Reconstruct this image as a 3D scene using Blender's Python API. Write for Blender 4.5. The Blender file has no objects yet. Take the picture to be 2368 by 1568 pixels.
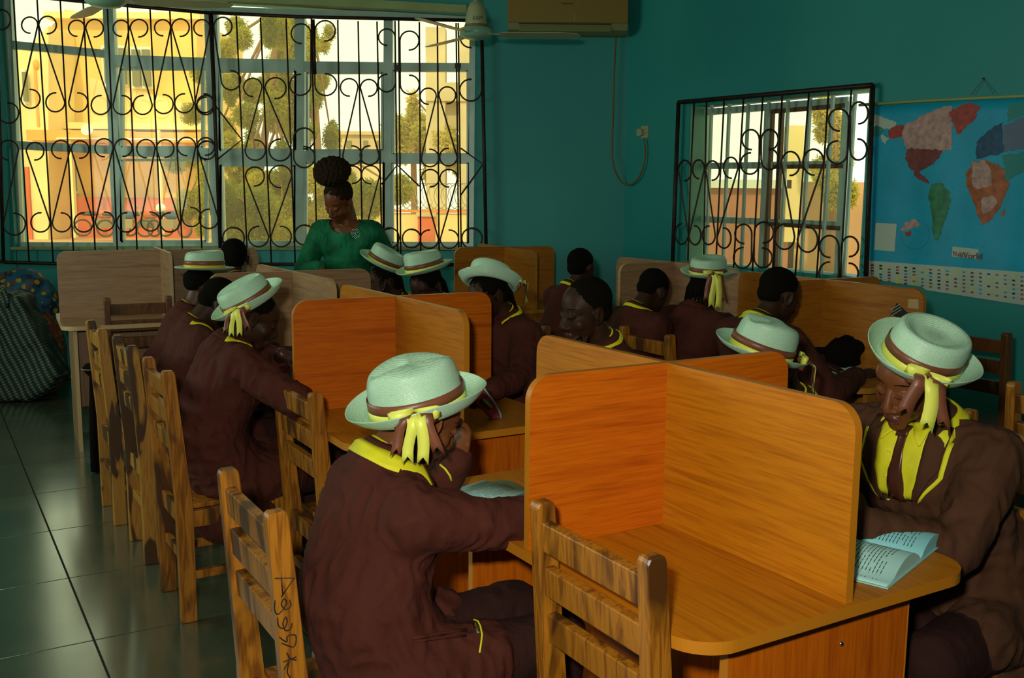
import bpy, bmesh, math, random
import numpy as np
from mathutils import Vector, Matrix, noise, Euler
from mathutils.bvhtree import BVHTree
R = math.radians
V = Vector
S = bpy.context.scene
C = S.collection
random.seed(7)

# ------------------------------------------------------------------ camera
CAMZ, FPX, PITCH, ROLL = 1.52, 2328.0, R(8.25), R(0.46)
cd = bpy.data.cameras.new('camera'); cam = bpy.data.objects.new('camera', cd); C.objects.link(cam)
cd.sensor_width = 36.0; cd.lens = 36.0 * FPX / 2368.0; cd.clip_end = 400; cd.clip_start = .05
cam.matrix_world = Matrix.Translation((0, 0, CAMZ)) @ Matrix.Rotation(R(90) - PITCH, 4, 'X') @ Matrix.Rotation(ROLL, 4, 'Z')
S.camera = cam

# ------------------------------------------------------------------ view, world, sun, flash
S.view_settings.view_transform = 'Standard'; S.view_settings.look = 'None'
S.view_settings.gamma = 1.0; S.view_settings.use_curve_mapping = False
S.view_settings.exposure = 0.0
W = bpy.data.worlds.new('world'); S.world = W; W.use_nodes = True
bg = W.node_tree.nodes['Background']; bg.inputs[0].default_value = (.86, .97, .74, 1); bg.inputs[1].default_value = 1.75
sd = bpy.data.lights.new('sun', 'SUN'); sd.energy = 2.3; sd.color = (1, .88, .62); sd.angle = R(2)
so = bpy.data.objects.new('sun', sd); C.objects.link(so); so.rotation_euler = (R(50), 0, R(-6))
# added soft fill at the closed left wall, out of view, lifting the interior
ad_ = bpy.data.lights.new('side_fill_light', 'AREA'); ad_.shape = 'RECTANGLE'; ad_.size = 3.2; ad_.size_y = 1.5; ad_.energy = 70; ad_.color = (.86, 1, .82)
ao = bpy.data.objects.new('side_fill_light', ad_); C.objects.link(ao); ao.location = (-4.7, 3.4, 2.0); ao.rotation_euler = (R(90), 0, R(-90))
# the photographer's flash, a little above and left of the lens
fd = bpy.data.lights.new('camera_flash', 'AREA'); fd.shape = 'RECTANGLE'; fd.size = .09; fd.size_y = .06
fd.energy = 46.0; fd.color = (1.0, .97, .84)
fo = bpy.data.objects.new('camera_flash', fd); C.objects.link(fo)
fo.location = (-.13, -.02, CAMZ + .16); fo.rotation_euler = (R(90) - PITCH, 0, 0)

# ------------------------------------------------------------------ measuring helpers (metres)
def ray(u, v):
    a, b = (u - 1184) / FPX, (v - 784) / FPX
    cr, sr = math.cos(ROLL), math.sin(ROLL)
    a, b = cr * a + sr * b, -sr * a + cr * b
    cp, sp = math.cos(PITCH), math.sin(PITCH)
    return V((a, cp + sp * -b, -sp + cp * -b))
def aty(u, v, y):
    r = ray(u, v); t = y / r.y; return V((r.x * t, y, r.z * t + CAMZ))
def atz(u, v, z):
    r = ray(u, v); t = (z - CAMZ) / r.z; return V((r.x * t, r.y * t, z))
AZ = R(-30.66)
eB = V((math.sin(AZ), math.cos(AZ), 0)); eA = V((math.cos(AZ), -math.sin(AZ), 0))
J1 = V((.358, 2.290, 0))
def AB(a, b, z=0.0): return J1 + eA * a + eB * b + V((0, 0, z))
def azv(deg): return V((math.sin(R(deg)), math.cos(R(deg)), 0))

# ------------------------------------------------------------------ mesh helpers
def bm_box(bm, c, s, rot=None, mi=0, bevel=0):
    m = Matrix.Translation(c)
    if rot is not None: m = m @ rot.to_4x4()
    r = bmesh.ops.create_cube(bm, size=1, matrix=m @ Matrix.Diagonal((s[0], s[1], s[2], 1)))
    fs = set(f for v in r['verts'] for f in v.link_faces)
    for f in fs: f.material_index = mi
    if bevel:
        es = list(set(e for v in r['verts'] for e in v.link_edges))
        bmesh.ops.bevel(bm, geom=es, offset=bevel, segments=2, affect='EDGES', profile=.5)
    return r['verts']
def bm_ball(bm, c, r, rot=None, sub=2, mi=0):
    if not hasattr(r, '__len__'): r = (r, r, r)
    m = Matrix.Translation(c)
    if rot is not None: m = m @ rot.to_4x4()
    q = bmesh.ops.create_icosphere(bm, subdivisions=sub, radius=1, matrix=m @ Matrix.Diagonal((r[0], r[1], r[2], 1)))
    for v in q['verts']:
        for f in v.link_faces: f.material_index = mi
def bm_cone(bm, p, q, r1, r2, seg=14, mi=0):
    p = V(p); q = V(q); d = q - p; L = d.length
    if L < 1e-6: return
    rot = d.to_track_quat('Z', 'Y').to_matrix().to_4x4()
    k = bmesh.ops.create_cone(bm, cap_ends=True, segments=seg, radius1=r1, radius2=r2, depth=L,
                              matrix=Matrix.Translation((p + q) / 2) @ rot)
    for v in k['verts']:
        for f in v.link_faces: f.material_index = mi
def limb(bm, pts, rad, seg=14):
    for i in range(len(pts)):
        bm_ball(bm, pts[i], rad[i], sub=2)
        if i: bm_cone(bm, pts[i - 1], pts[i], rad[i - 1], rad[i], seg)
def bm_tube(bm, pts, r, seg=6, mi=0, closed=False):
    pts = [V(p) for p in pts]; n = len(pts); rings = []
    prev = None
    for i, p in enumerate(pts):
        if closed: t = pts[(i + 1) % n] - pts[i - 1]
        else: t = pts[min(i + 1, n - 1)] - pts[max(i - 1, 0)]
        if t.length < 1e-9: t = V((0, 0, 1))
        t.normalize()
        if prev is None:
            a = V((0, 0, 1)) if abs(t.z) < .9 else V((1, 0, 0))
            x = t.cross(a).normalized()
        else:
            x = (prev - t * prev.dot(t)); x = x.normalized() if x.length > 1e-6 else t.orthogonal().normalized()
        prev = x; y = t.cross(x)
        rr = r[i] if hasattr(r, '__len__') else r
        rings.append([bm.verts.new(p + (x * math.cos(k * 2 * math.pi / seg) + y * math.sin(k * 2 * math.pi / seg)) * rr) for k in range(seg)])
    m = n if closed else n - 1
    for i in range(m):
        A, B = rings[i], rings[(i + 1) % n]
        for k in range(seg):
            f = bm.faces.new((A[k], A[(k + 1) % seg], B[(k + 1) % seg], B[k])); f.material_index = mi; f.smooth = True
    if not closed:
        bm.faces.new(rings[0][::-1]).material_index = mi; bm.faces.new(rings[-1]).material_index = mi
def bm_lathe(bm, prof, seg=24, mat=None, mi=0, sx=1, sy=1):
    rings = []
    for r, z in prof:
        if r < 1e-6: rings.append([bm.verts.new((0, 0, z))])
        else: rings.append([bm.verts.new((r * sx * math.cos(k * 2 * math.pi / seg), r * sy * math.sin(k * 2 * math.pi / seg), z)) for k in range(seg)])
    for i in range(len(rings) - 1):
        A, B = rings[i], rings[i + 1]
        for k in range(seg):
            a0, a1 = A[k % len(A)], A[(k + 1) % len(A)]; b0, b1 = B[k % len(B)], B[(k + 1) % len(B)]
            q = [a0, a1, b1, b0]; q = [x for j, x in enumerate(q) if x not in q[:j]]
            if len(q) > 2: f = bm.faces.new(q); f.material_index = mi; f.smooth = True
    if mat is not None:
        bmesh.ops.transform(bm, matrix=mat, verts=[v for rg in rings for v in rg])
def bm_prism(bm, pts, thick, mat, mi=0, mi_rim=0):
    """outline (x,y) extruded +-thick/2 along z, then transformed"""
    a = [bm.verts.new(mat @ V((x, y, thick / 2))) for x, y in pts]
    b = [bm.verts.new(mat @ V((x, y, -thick / 2))) for x, y in pts]
    f = bm.faces.new(a); f.material_index = mi
    f = bm.faces.new(b[::-1]); f.material_index = mi
    n = len(pts)
    for i in range(n):
        f = bm.faces.new((a[i], b[i], b[(i + 1) % n], a[(i + 1) % n])); f.material_index = mi_rim
def rrect(x0, y0, x1, y1, rads, n=6):
    """rounded rectangle, rads for corners (x0y0, x1y0, x1y1, x0y1)"""
    out = []
    for (cx, cy, sx, sy, r, a0) in ((x0, y0, 1, 1, rads[0], 180), (x1, y0, -1, 1, rads[1], 270), (x1, y1, -1, -1, rads[2], 0), (x0, y1, 1, -1, rads[3], 90)):
        if r <= 0: out.append((cx, cy)); continue
        for k in range(n + 1):
            a = R(a0 + 90 * k / n); out.append((cx + sx * r + r * math.cos(a), cy + sy * r + r * math.sin(a)))
    return out
def mk(name, bm, mats, parent=None, smooth=None, loc=None, recalc=True):
    """link a bmesh as one object. World coordinates in bm unless parent given (then local to the parent)"""
    if recalc: bmesh.ops.recalc_face_normals(bm, faces=bm.faces)
    me = bpy.data.meshes.new(name); bm.to_mesh(me); bm.free()
    if smooth: me.polygons.foreach_set('use_smooth', [True] * len(me.polygons))
    o = bpy.data.objects.new(name, me); C.objects.link(o)
    for m in (mats if isinstance(mats, (list, tuple)) else [mats]): me.materials.append(m)
    if parent is not None: o.parent = parent
    if loc is not None: o.location = loc
    return o
def tag(o, label=None, cat=None, group=None, kind=None):
    if label: o['label'] = label
    if cat: o['category'] = cat
    if group: o['group'] = group
    if kind: o['kind'] = kind
    return o
def thing(name, label, cat, loc=(0, 0, 0), rz=0.0, group=None):
    o = bpy.data.objects.new(name, None); C.objects.link(o); o.empty_display_size = .1
    o.location = loc; o.rotation_euler = (0, 0, rz); tag(o, label, cat, group); return o
def copy_tree(o, parent=None):
    c = o.copy(); C.objects.link(c)
    if parent is not None: c.parent = parent
    for ch in [x for x in bpy.data.objects if x.parent == o]: copy_tree(ch, c)
    return c
def remesh(bm, voxel, smooth=5, fac=.5, dec=None):
    me = bpy.data.meshes.new('tmp'); bm.to_mesh(me); bm.free()
    o = bpy.data.objects.new('tmp', me); C.objects.link(o)
    m = o.modifiers.new('r', 'REMESH'); m.mode = 'VOXEL'; m.voxel_size = voxel; m.use_smooth_shade = True
    if smooth:
        s = o.modifiers.new('s', 'SMOOTH'); s.factor = fac; s.iterations = smooth
    if dec:
        d = o.modifiers.new('d', 'DECIMATE'); d.ratio = dec
    dg = bpy.context.evaluated_depsgraph_get()
    out = bpy.data.meshes.new_from_object(o.evaluated_get(dg))
    bpy.data.objects.remove(o); bpy.data.meshes.remove(me)
    return out

# ------------------------------------------------------------------ materials
MAT = {}
def newmat(name):
    m = bpy.data.materials.new(name); m.use_nodes = True; nt = m.node_tree
    b = nt.nodes['Principled BSDF']; MAT[name] = m
    return m, nt, b
def N(nt, t, **kw):
    n = nt.nodes.new(t)
    for k, v in kw.items():
        if k.startswith('i_'):
            n.inputs[int(k[2:]) if k[2:].isdigit() else k[2:].replace('_', ' ')].default_value = v
        else: setattr(n, k, v)
    return n
def ramp(nt, fac, stops):
    r = nt.nodes.new('ShaderNodeValToRGB'); cr = r.color_ramp
    while len(cr.elements) < len(stops): cr.elements.new(.5)
    for e, (p, c) in zip(cr.elements, stops): e.position = p; e.color = (c[0], c[1], c[2], 1)
    nt.links.new(fac, r.inputs[0]); return r
def coords(nt, scale=(1, 1, 1), loc=(0, 0, 0), rot=(0, 0, 0), kind='Object', rnd=False):
    tc = nt.nodes.new('ShaderNodeTexCoord'); mp = nt.nodes.new('ShaderNodeMapping')
    mp.inputs['Scale'].default_value = scale; mp.inputs['Location'].default_value = loc; mp.inputs['Rotation'].default_value = rot
    src = tc.outputs[kind]
    if rnd:
        oi = nt.nodes.new('ShaderNodeObjectInfo'); mu = N(nt, 'ShaderNodeVectorMath', operation='SCALE')
        cx = N(nt, 'ShaderNodeCombineXYZ'); 
        for i in range(3): nt.links.new(oi.outputs['Random'], cx.inputs[i])
        nt.links.new(cx.outputs[0], mu.inputs[0]); mu.inputs['Scale'].default_value = 17.0
        ad = N(nt, 'ShaderNodeVectorMath', operation='ADD'); nt.links.new(src, ad.inputs[0]); nt.links.new(mu.outputs[0], ad.inputs[1]); src = ad.outputs[0]
    nt.links.new(src, mp.inputs[0]); return mp.outputs[0]
def bump(nt, b, h, strength=.3, dist=.002):
    n = N(nt, 'ShaderNodeBump'); n.inputs['Strength'].default_value = strength; n.inputs['Distance'].default_value = dist
    nt.links.new(h, n.inputs['Height']); nt.links.new(n.outputs[0], b.inputs['Normal'])
def plain(name, col, rough=.6, metal=0, spec=.5, noise_s=0, noise_a=.12, bmp=0, bscale=200, coat=0):
    m, nt, b = newmat(name)
    b.inputs['Base Color'].default_value = (*col, 1); b.inputs['Roughness'].default_value = rough
    b.inputs['Metallic'].default_value = metal; b.inputs['Specular IOR Level'].default_value = spec
    if coat: b.inputs['Coat Weight'].default_value = coat
    if noise_s:
        t = N(nt, 'ShaderNodeTexNoise'); t.inputs['Scale'].default_value = noise_s; t.inputs['Detail'].default_value = 5
        nt.links.new(coords(nt), t.inputs[0])
        r = ramp(nt, t.outputs[0], [(.3, [c * (1 - noise_a) for c in col]), (.7, [min(1, c * (1 + noise_a)) for c in col])])
        nt.links.new(r.outputs[0], b.inputs['Base Color'])
    if bmp:
        t = N(nt, 'ShaderNodeTexNoise'); t.inputs['Scale'].default_value = bscale; t.inputs['Detail'].default_value = 3
        nt.links.new(coords(nt), t.inputs[0]); bump(nt, b, t.outputs[0], bmp, .002)
    return m
def laminate(name, axis, c1, c2, c3, rough=.42):
    """furniture laminate, fine grain running along the given local axis"""
    m, nt, b = newmat(name)
    sc = [44, 44, 44]; sc['XYZ'.index(axis)] = 2.2
    co = coords(nt, sc, rnd=True)
    n1 = N(nt, 'ShaderNodeTexNoise'); n1.inputs['Scale'].default_value = 1.0; n1.inputs['Detail'].default_value = 7; n1.inputs['Distortion'].default_value = .9
    nt.links.new(co, n1.inputs[0])
    sf = [190, 190, 190]; sf['XYZ'.index(axis)] = 9
    n2 = N(nt, 'ShaderNodeTexNoise'); n2.inputs['Scale'].default_value = 1.0; n2.inputs['Detail'].default_value = 3
    nt.links.new(coords(nt, sf, rnd=True), n2.inputs[0])
    r = ramp(nt, n1.outputs[0], [(.25, c3), (.40, c1), (.55, c2), (.70, c1)])
    mx = N(nt, 'ShaderNodeMix', data_type='RGBA', blend_type='MULTIPLY'); mx.inputs[0].default_value = .55
    r2 = ramp(nt, n2.outputs[0], [(.35, (.66, .60, .55)), (.55, (1, 1, 1))])
    nt.links.new(r.outputs[0], mx.inputs[6]); nt.links.new(r2.outputs[0], mx.inputs[7]); nt.links.new(mx.outputs[2], b.inputs['Base Color'])
    b.inputs['Roughness'].default_value = rough; b.inputs['Specular IOR Level'].default_value = .35
    bump(nt, b, n2.outputs[0], .12, .0006)
    return m
OR = ((.50, .100, .0015), (.56, .125, .002), (.36, .062, .001))
OB = ((.47, .150, .003), (.53, .180, .004), (.36, .105, .002))
PA = ((.34, .19, .095), (.40, .235, .12), (.26, .14, .068))
for ax in 'XYZ':
    laminate('orange_laminate_' + ax, ax, *(OR if ax != 'Y' else OB))
    laminate('pale_laminate_' + ax, ax, *PA)
MI = ((.38, .130, .008), (.44, .160, .012), (.28, .085, .005))
for ax in 'XYZ': laminate('brown_laminate_' + ax, ax, *MI)
plain('brown_edge', (.46, .19, .02), .4); plain('orange_edge', (.50, .18, .008), .4); plain('pale_edge', (.55, .36, .16), .45)

def hardwood(name, light, mid, dark, patch=.56, sharp=.03):
    m, nt, b = newmat(name)
    co = coords(nt, (5, 5, 1.3), rnd=True)
    n = N(nt, 'ShaderNodeTexNoise'); n.inputs['Scale'].default_value = 1.5; n.inputs['Detail'].default_value = 3; n.inputs['Distortion'].default_value = 1.1
    nt.links.new(co, n.inputs[0])
    g = N(nt, 'ShaderNodeTexNoise'); g.inputs['Scale'].default_value = 1; g.inputs['Detail'].default_value = 5; g.inputs['Distortion'].default_value = 1.5
    nt.links.new(coords(nt, (55, 55, 5), rnd=True), g.inputs[0])
    r1 = ramp(nt, g.outputs[0], [(.36, mid), (.56, light)])
    r2 = ramp(nt, n.outputs[0], [(patch, (0, 0, 0)), (patch + sharp, (1, 1, 1))])
    mx = N(nt, 'ShaderNodeMix', data_type='RGBA'); nt.links.new(r2.outputs[0], mx.inputs[0])
    nt.links.new(r1.outputs[0], mx.inputs[6]); mx.inputs[7].default_value = (*dark, 1)
    nt.links.new(mx.outputs[2], b.inputs['Base Color'])
    b.inputs['Roughness'].default_value = .38; b.inputs['Specular IOR Level'].default_value = .5
    bump(nt, b, g.outputs[0], .15, .001); return m
hardwood('teak', (.40, .150, .010), (.20, .062, .004), (.070, .024, .004), .49, .12)
hardwood('streaked_teak', (.46, .215, .03), (.33, .135, .016), (.07, .03, .009), .51, .03)
hardwood('dark_wood', (.16, .06, .015), (.10, .035, .01), (.04, .015, .006), .6, .1)
plain('end_grain', (.30, .14, .035), .5, noise_s=60)

# wall paint: teal, slightly uneven
m, nt, b = newmat('teal_paint')
n = N(nt, 'ShaderNodeTexNoise'); n.inputs['Scale'].default_value = .8; n.inputs['Detail'].default_value = 4
nt.links.new(coords(nt), n.inputs[0])
r = ramp(nt, n.outputs[0], [(.3, (.013, .27, .26)), (.7, (.026, .33, .295))]); nt.links.new(r.outputs[0], b.inputs['Base Color'])
b.inputs['Roughness'].default_value = .55
t = N(nt, 'ShaderNodeTexNoise'); t.inputs['Scale'].default_value = 90; nt.links.new(coords(nt), t.inputs[0]); bump(nt, b, t.outputs[0], .15, .002)
plain('reveal_paint', (.16, .42, .30), .6, noise_s=3)
plain('lintel_paint', (.32, .40, .16), .7, noise_s=4)
plain('ceiling_paint', (.35, .42, .33), .8)
m, nt, b = newmat('floor_tile')
n = N(nt, 'ShaderNodeTexNoise'); n.inputs['Scale'].default_value = 3; n.inputs['Detail'].default_value = 8; n.inputs['Roughness'].default_value = .65
nt.links.new(coords(nt, rnd=True), n.inputs[0])
r = ramp(nt, n.outputs[0], [(.3, (.055, .078, .045)), (.55, (.075, .095, .055)), (.75, (.09, .11, .062))]); nt.links.new(r.outputs[0], b.inputs['Base Color'])
r = ramp(nt, n.outputs[0], [(.3, (.15, .15, .15)), (.8, (.27, .27, .27))]); nt.links.new(r.outputs[0], b.inputs['Roughness'])
b.inputs['Specular IOR Level'].default_value = 1.0; b.inputs['Coat Weight'].default_value = 1.0; b.inputs['Coat Roughness'].default_value = .16; b.inputs['Coat IOR'].default_value = 1.7
plain('grout', (.03, .028, .02), .9)

plain('aluminium', (.42, .56, .46), .38, .25, noise_s=5)
plain('grille_iron', (.035, .018, .010), .5, .3, noise_s=30, noise_a=.5)
m, nt, b = newmat('window_glass')
for x in list(nt.nodes):
    if x.type == 'BSDF_PRINCIPLED': nt.nodes.remove(x)
tr = N(nt, 'ShaderNodeBsdfTransparent'); tr.inputs[0].default_value = (.93, .93, .84, 1)
gl = N(nt, 'ShaderNodeBsdfGlossy'); gl.inputs['Roughness'].default_value = .03
haze = N(nt, 'ShaderNodeBsdfTranslucent'); haze.inputs[0].default_value = (.9, .8, .55, 1)      # warm haze over the outdoor view, mixed into the glass
mz = N(nt, 'ShaderNodeMixShader'); mz.inputs[0].default_value = .075; nt.links.new(tr.outputs[0], mz.inputs[1]); nt.links.new(haze.outputs[0], mz.inputs[2]); tr = mz
fr = N(nt, 'ShaderNodeFresnel'); fr.inputs[0].default_value = 1.35
mx = N(nt, 'ShaderNodeMixShader'); nt.links.new(fr.outputs[0], mx.inputs[0]); nt.links.new(tr.outputs[0], mx.inputs[1]); nt.links.new(gl.outputs[0], mx.inputs[2])
nt.links.new(mx.outputs[0], nt.nodes['Material Output'].inputs[0])

def cloth(name, col, rough=.85, sc=900, st=.25, big=.12):
    m, nt, b = newmat(name)
    n = N(nt, 'ShaderNodeTexNoise'); n.inputs['Scale'].default_value = 9; n.inputs['Detail'].default_value = 4
    nt.links.new(coords(nt), n.inputs[0])
    r = ramp(nt, n.outputs[0], [(.3, [c * (1 - big) for c in col]), (.7, [c * (1 + big) for c in col])]); nt.links.new(r.outputs[0], b.inputs['Base Color'])
    b.inputs['Roughness'].default_value = rough; b.inputs['Specular IOR Level'].default_value = .2
    f = N(nt, 'ShaderNodeTexNoise'); f.inputs['Scale'].default_value = sc; f.inputs['Detail'].default_value = 2
    nt.links.new(coords(nt), f.inputs[0])
    w = N(nt, 'ShaderNodeTexNoise'); w.inputs['Scale'].default_value = 11; w.inputs['Detail'].default_value = 4; w.inputs['Distortion'].default_value = .5
    nt.links.new(coords(nt, (1, 1, .6)), w.inputs[0])
    ad = N(nt, 'ShaderNodeMath', operation='MULTIPLY_ADD'); ad.inputs[1].default_value = .05
    nt.links.new(f.outputs[0], ad.inputs[0]); nt.links.new(w.outputs[0], ad.inputs[2])
    bump(nt, b, ad.outputs[0], min(1, st * 2.2), .03); return m
cloth('maroon_cloth', (.074, .017, .010), st=.3); cloth('brown_cloth', (.075, .030, .014), st=.25)
cloth('trouser_cloth', (.034, .011, .008), st=.35)
plain('yellow_cloth', (.74, .70, .01), .7, noise_s=30, noise_a=.08, bmp=.1)
plain('lime_satin', (.80, .84, .12), .42, noise_s=20, noise_a=.06, bmp=.06, bscale=500)
plain('gold_satin', (.66, .50, .02), .45, noise_s=20, noise_a=.06)
plain('brown_satin', (.20, .065, .03), .4, noise_s=25, noise_a=.15, bmp=.08, bscale=400)
plain('tie_satin', (.075, .022, .012), .3)
plain('skin', (.085, .032, .014), .5, noise_s=14, noise_a=.18, bmp=.05, bscale=300, spec=.45)
plain('skin_warm', (.155, .050, .014), .46, noise_s=14, noise_a=.15, bmp=.05, bscale=300, spec=.3)
plain('skin_dark', (.040, .017, .008), .5, noise_s=14, noise_a=.18, spec=.18)
plain('lips', (.13, .035, .025), .35); plain('lips_dark', (.07, .025, .02), .35)
plain('hair', (.006, .005, .003), .95, bmp=.9, bscale=160, spec=.05)
plain('afro_hair', (.022, .013, .006), .95, bmp=1.0, bscale=120, spec=.1)
plain('lash', (.006, .004, .003), .95, spec=.05); plain('silver', (.7, .75, .7), .25, 1.0); plain('gold', (.7, .5, .15), .3, 1.0)
plain('shoe_black', (.01, .01, .01), .35)
plain('nail', (.35, .17, .11), .3)
m, nt, b = newmat('straw')
b.inputs['Roughness'].default_value = .38
co = coords(nt)
w = N(nt, 'ShaderNodeTexWave', wave_type='BANDS', bands_direction='Z'); w.inputs['Scale'].default_value = 125; w.inputs['Distortion'].default_value = .15; w.inputs['Detail'].default_value = 1
nt.links.new(co, w.inputs[0])
v = N(nt, 'ShaderNodeTexVoronoi'); v.inputs['Scale'].default_value = 230; nt.links.new(coords(nt, (1, 1, 1.6)), v.inputs[0])
ad = N(nt, 'ShaderNodeMath', operation='ADD'); nt.links.new(w.outputs[0], ad.inputs[0]); nt.links.new(v.outputs[0], ad.inputs[1])
r = ramp(nt, ad.outputs[0], [(.2, (.33, .54, .37)), (.8, (.50, .77, .54))]); nt.links.new(r.outputs[0], b.inputs['Base Color'])
bump(nt, b, ad.outputs[0], .32, .0016)

# ================================================================== THE ROOM
YW = 8.1
K = aty(1448, 300, YW); K = V((K.x, YW, 0))
rd = V((math.sin(R(146.1)), math.cos(R(146.1)), 0))      # along the right wall, towards the camera
rn = V((-rd.y * -1, rd.x * -1, 0)); rn = V((rd.y, -rd.x, 0))
if rn.dot(V((-1, -1, 0))) < 0: rn = -rn                    # into the room
def atw(u, v, off=0.0):
    r = ray(u, v); p0 = K + rn * off; t = rn.dot(p0) / rn.dot(r); p = r * t; return V((p.x, p.y, p.z + CAMZ))
def rwall(s, z, off=0.0): return K + rd * s + rn * off + V((0, 0, z))
HC = 3.3; XL = -4.75; YB = -2.0
s_end = (YB - YW) / rd.y
room = [V((XL, YB, 0)), V((XL, YW, 0)), V((K.x, YW, 0)), rwall(s_end, 0)]
def inside(p):
    n = len(room); c = False
    for i in range(n):
        a, b = room[i], room[i - 1]
        if (a.y > p.y) != (b.y > p.y) and p.x < (b.x - a.x) * (p.y - a.y) / (b.y - a.y) + a.x: c = not c
    return c

# floor: grout bed and separate glazed tiles
bm = bmesh.new()
vs = [bm.verts.new((p.x, p.y, -.006)) for p in room]; vb = [bm.verts.new((p.x, p.y, -.12)) for p in room]
bm.faces.new(vs); bm.faces.new(vb[::-1])
for i in range(4): bm.faces.new((vs[i], vb[i], vb[(i + 1) % 4], vs[(i + 1) % 4]))
floor = tag(mk('floor', bm, MAT['grout']), kind='structure')
TS = .642; o0 = atz(115, 1228, 0)
bm = bmesh.new(); bm_box(bm, (0, 0, -.006), (TS - .006, TS - .006, .012), bevel=.0012)
tile_me = mk('tile', bm, MAT['floor_tile']); tm = tile_me.data; bpy.data.objects.remove(tile_me)
for i in range(-9, 14):
    for j in range(-6, 14):
        c = o0 + eA * ((i + .5) * TS) + eB * ((j + .5) * TS); c.z = 0
        if c.y < .3 or not inside(c): continue
        if not all(inside(c + eA * sx * .3 + eB * sy * .3) for sx in (-1, 1) for sy in (-1, 1)) : continue
        t = bpy.data.objects.new('tile', tm); C.objects.link(t); t.parent = floor; t.location = c; t.rotation_euler = (0, 0, -AZ)

def quadprism(bm, quad, nrm, thick, mi=0):
    a = [bm.verts.new(p) for p in quad]; b = [bm.verts.new(p + nrm * thick) for p in quad]
    bm.faces.new(a).material_index = mi; bm.faces.new(b[::-1]).material_index = mi
    for i in range(4): bm.faces.new((a[i], b[i], b[(i + 1) % 4], a[(i + 1) % 4])).material_index = mi
def wall_holed(name, P, nout, s0, s1, h, hole, thick=.22):
    """P(s,z) gives the inner face; hole = (sl_b, sr_b, z_b, sl_t, sr_t, z_tl, z_tr)"""
    slb, srb, zb, slt, srt, ztl, ztr = hole
    bm = bmesh.new()
    quadprism(bm, [P(s0, -.1), P(slb, -.1), P(slt, h), P(s0, h)], nout, thick)
    quadprism(bm, [P(srb, -.1), P(s1, -.1), P(s1, h), P(srt, h)], nout, thick)
    quadprism(bm, [P(slb, -.1), P(srb, -.1), P(srb, zb), P(slb, zb)], nout, thick)
    quadprism(bm, [P(slt, ztl), P(srt, ztr), P(srt, h), P(slt, h)], nout, thick)
    return tag(mk(name, bm, MAT['teal_paint']), kind='structure')
PW = lambda s, z: V((s, YW, z))
bl = aty(38, 572, YW); br = aty(1093, 572, YW); tl = aty(8, -30, YW); trr = aty(1097, 36, YW)
wall_back = wall_holed('wall_back', PW, V((0, 1, 0)), XL - .2, K.x + .05, HC, (bl.x, br.x, bl.z, bl.x - .02, br.x + .02, tl.z, trr.z))
PR = lambda s, z: rwall(s, z)
def sz(u, v): p = atw(u, v); return (p - K).dot(rd), p.z
w2 = [sz(1584, 640), sz(1985, 700), sz(1592, 246), sz(1999, 206)]
wall_right = wall_holed('wall_right', PR, -rn, 0, s_end, HC, (w2[0][0], w2[1][0], 1.02, w2[0][0], w2[1][0], w2[2][1], w2[3][1]))
bm = bmesh.new(); quadprism(bm, [V((XL, YB, -.1)), V((XL, YW + .2, -.1)), V((XL, YW + .2, HC)), V((XL, YB, HC))], V((-1, 0, 0)), .2)
tag(mk('wall_left', bm, MAT['teal_paint']), kind='structure')
e = rwall(s_end, 0)
bm = bmesh.new(); quadprism(bm, [V((XL, YB, -.1)), V((e.x, YB, -.1)), V((e.x, YB, HC)), V((XL, YB, HC))], V((0, -1, 0)), .2)
tag(mk('wall_front', bm, MAT['teal_paint']), kind='structure')
bm = bmesh.new(); quadprism(bm, [V((XL - .3, YB - .3, HC)), V((e.x + .4, YB - .3, HC)), V((e.x + .4, YW + .4, HC)), V((XL - .3, YW + .4, HC))], V((0, 0, 1)), .15)
tag(mk('ceiling', bm, MAT['ceiling_paint']), kind='structure')
# plaster lintel above the big window and its thin sill
bm = bmesh.new(); a = aty(215, -18, YW); b = aty(1080, 26, YW)
quadprism(bm, [V((a.x, YW - .07, a.z - .03)), V((b.x, YW - .07, b.z - .02)), V((b.x, YW - .07, b.z + .035)), V((a.x, YW - .07, a.z + .05))], V((0, 1, 0)), .09)
tag(mk('trim_1', bm, MAT['lintel_paint']), kind='structure')
bm = bmesh.new(); quadprism(bm, [V((bl.x - .03, YW - .04, bl.z - .018)), V((br.x + .03, YW - .04, br.z - .018)), V((br.x + .03, YW - .04, br.z + .004)), V((bl.x - .03, YW - .04, bl.z + .004))], V((0, 1, 0)), .2)
tag(mk('trim_2', bm, MAT['lintel_paint']), kind='structure')

# ---- window 1
def member(bm, p, q, w, t, nrm, mi=0):
    p = V(p); q = V(q); d = (q - p); L = d.length; d.normalize(); s = d.cross(nrm).normalized()
    m = Matrix((s, nrm, d)).transposed()
    bm_box(bm, (p + q) / 2, (w, t, L), m, mi)
YG = YW + .10
window_1 = tag(thing('window_1', None, None, aty(560, 572, YG)), kind='structure')
def child_of(o, parent): o.parent = parent; o.location = -parent.location; return o
def pxbar(name, pts, w, t, Y, m, parent):
    bm = bmesh.new()
    for (u0, v0, u1, v1) in pts: member(bm, aty(u0, v0, Y), aty(u1, v1, Y), w, t, V((0, 1, 0)))
    return child_of(mk(name, bm, m), parent)
for (u0, v0, u1, v1, w) in ((20, -14, 45, 566, .06), (252, -4, 277, 566, .08), (489, 14, 507, 568, .10), (695, 30, 692, 569, .078), (899, 36, 895, 569, .070), (1094, 40, 1088, 570, .05)):
    pxbar('mullion', [(u0, v0, u1, v1)], w, .07, YG, MAT['aluminium'], window_1)
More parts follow.
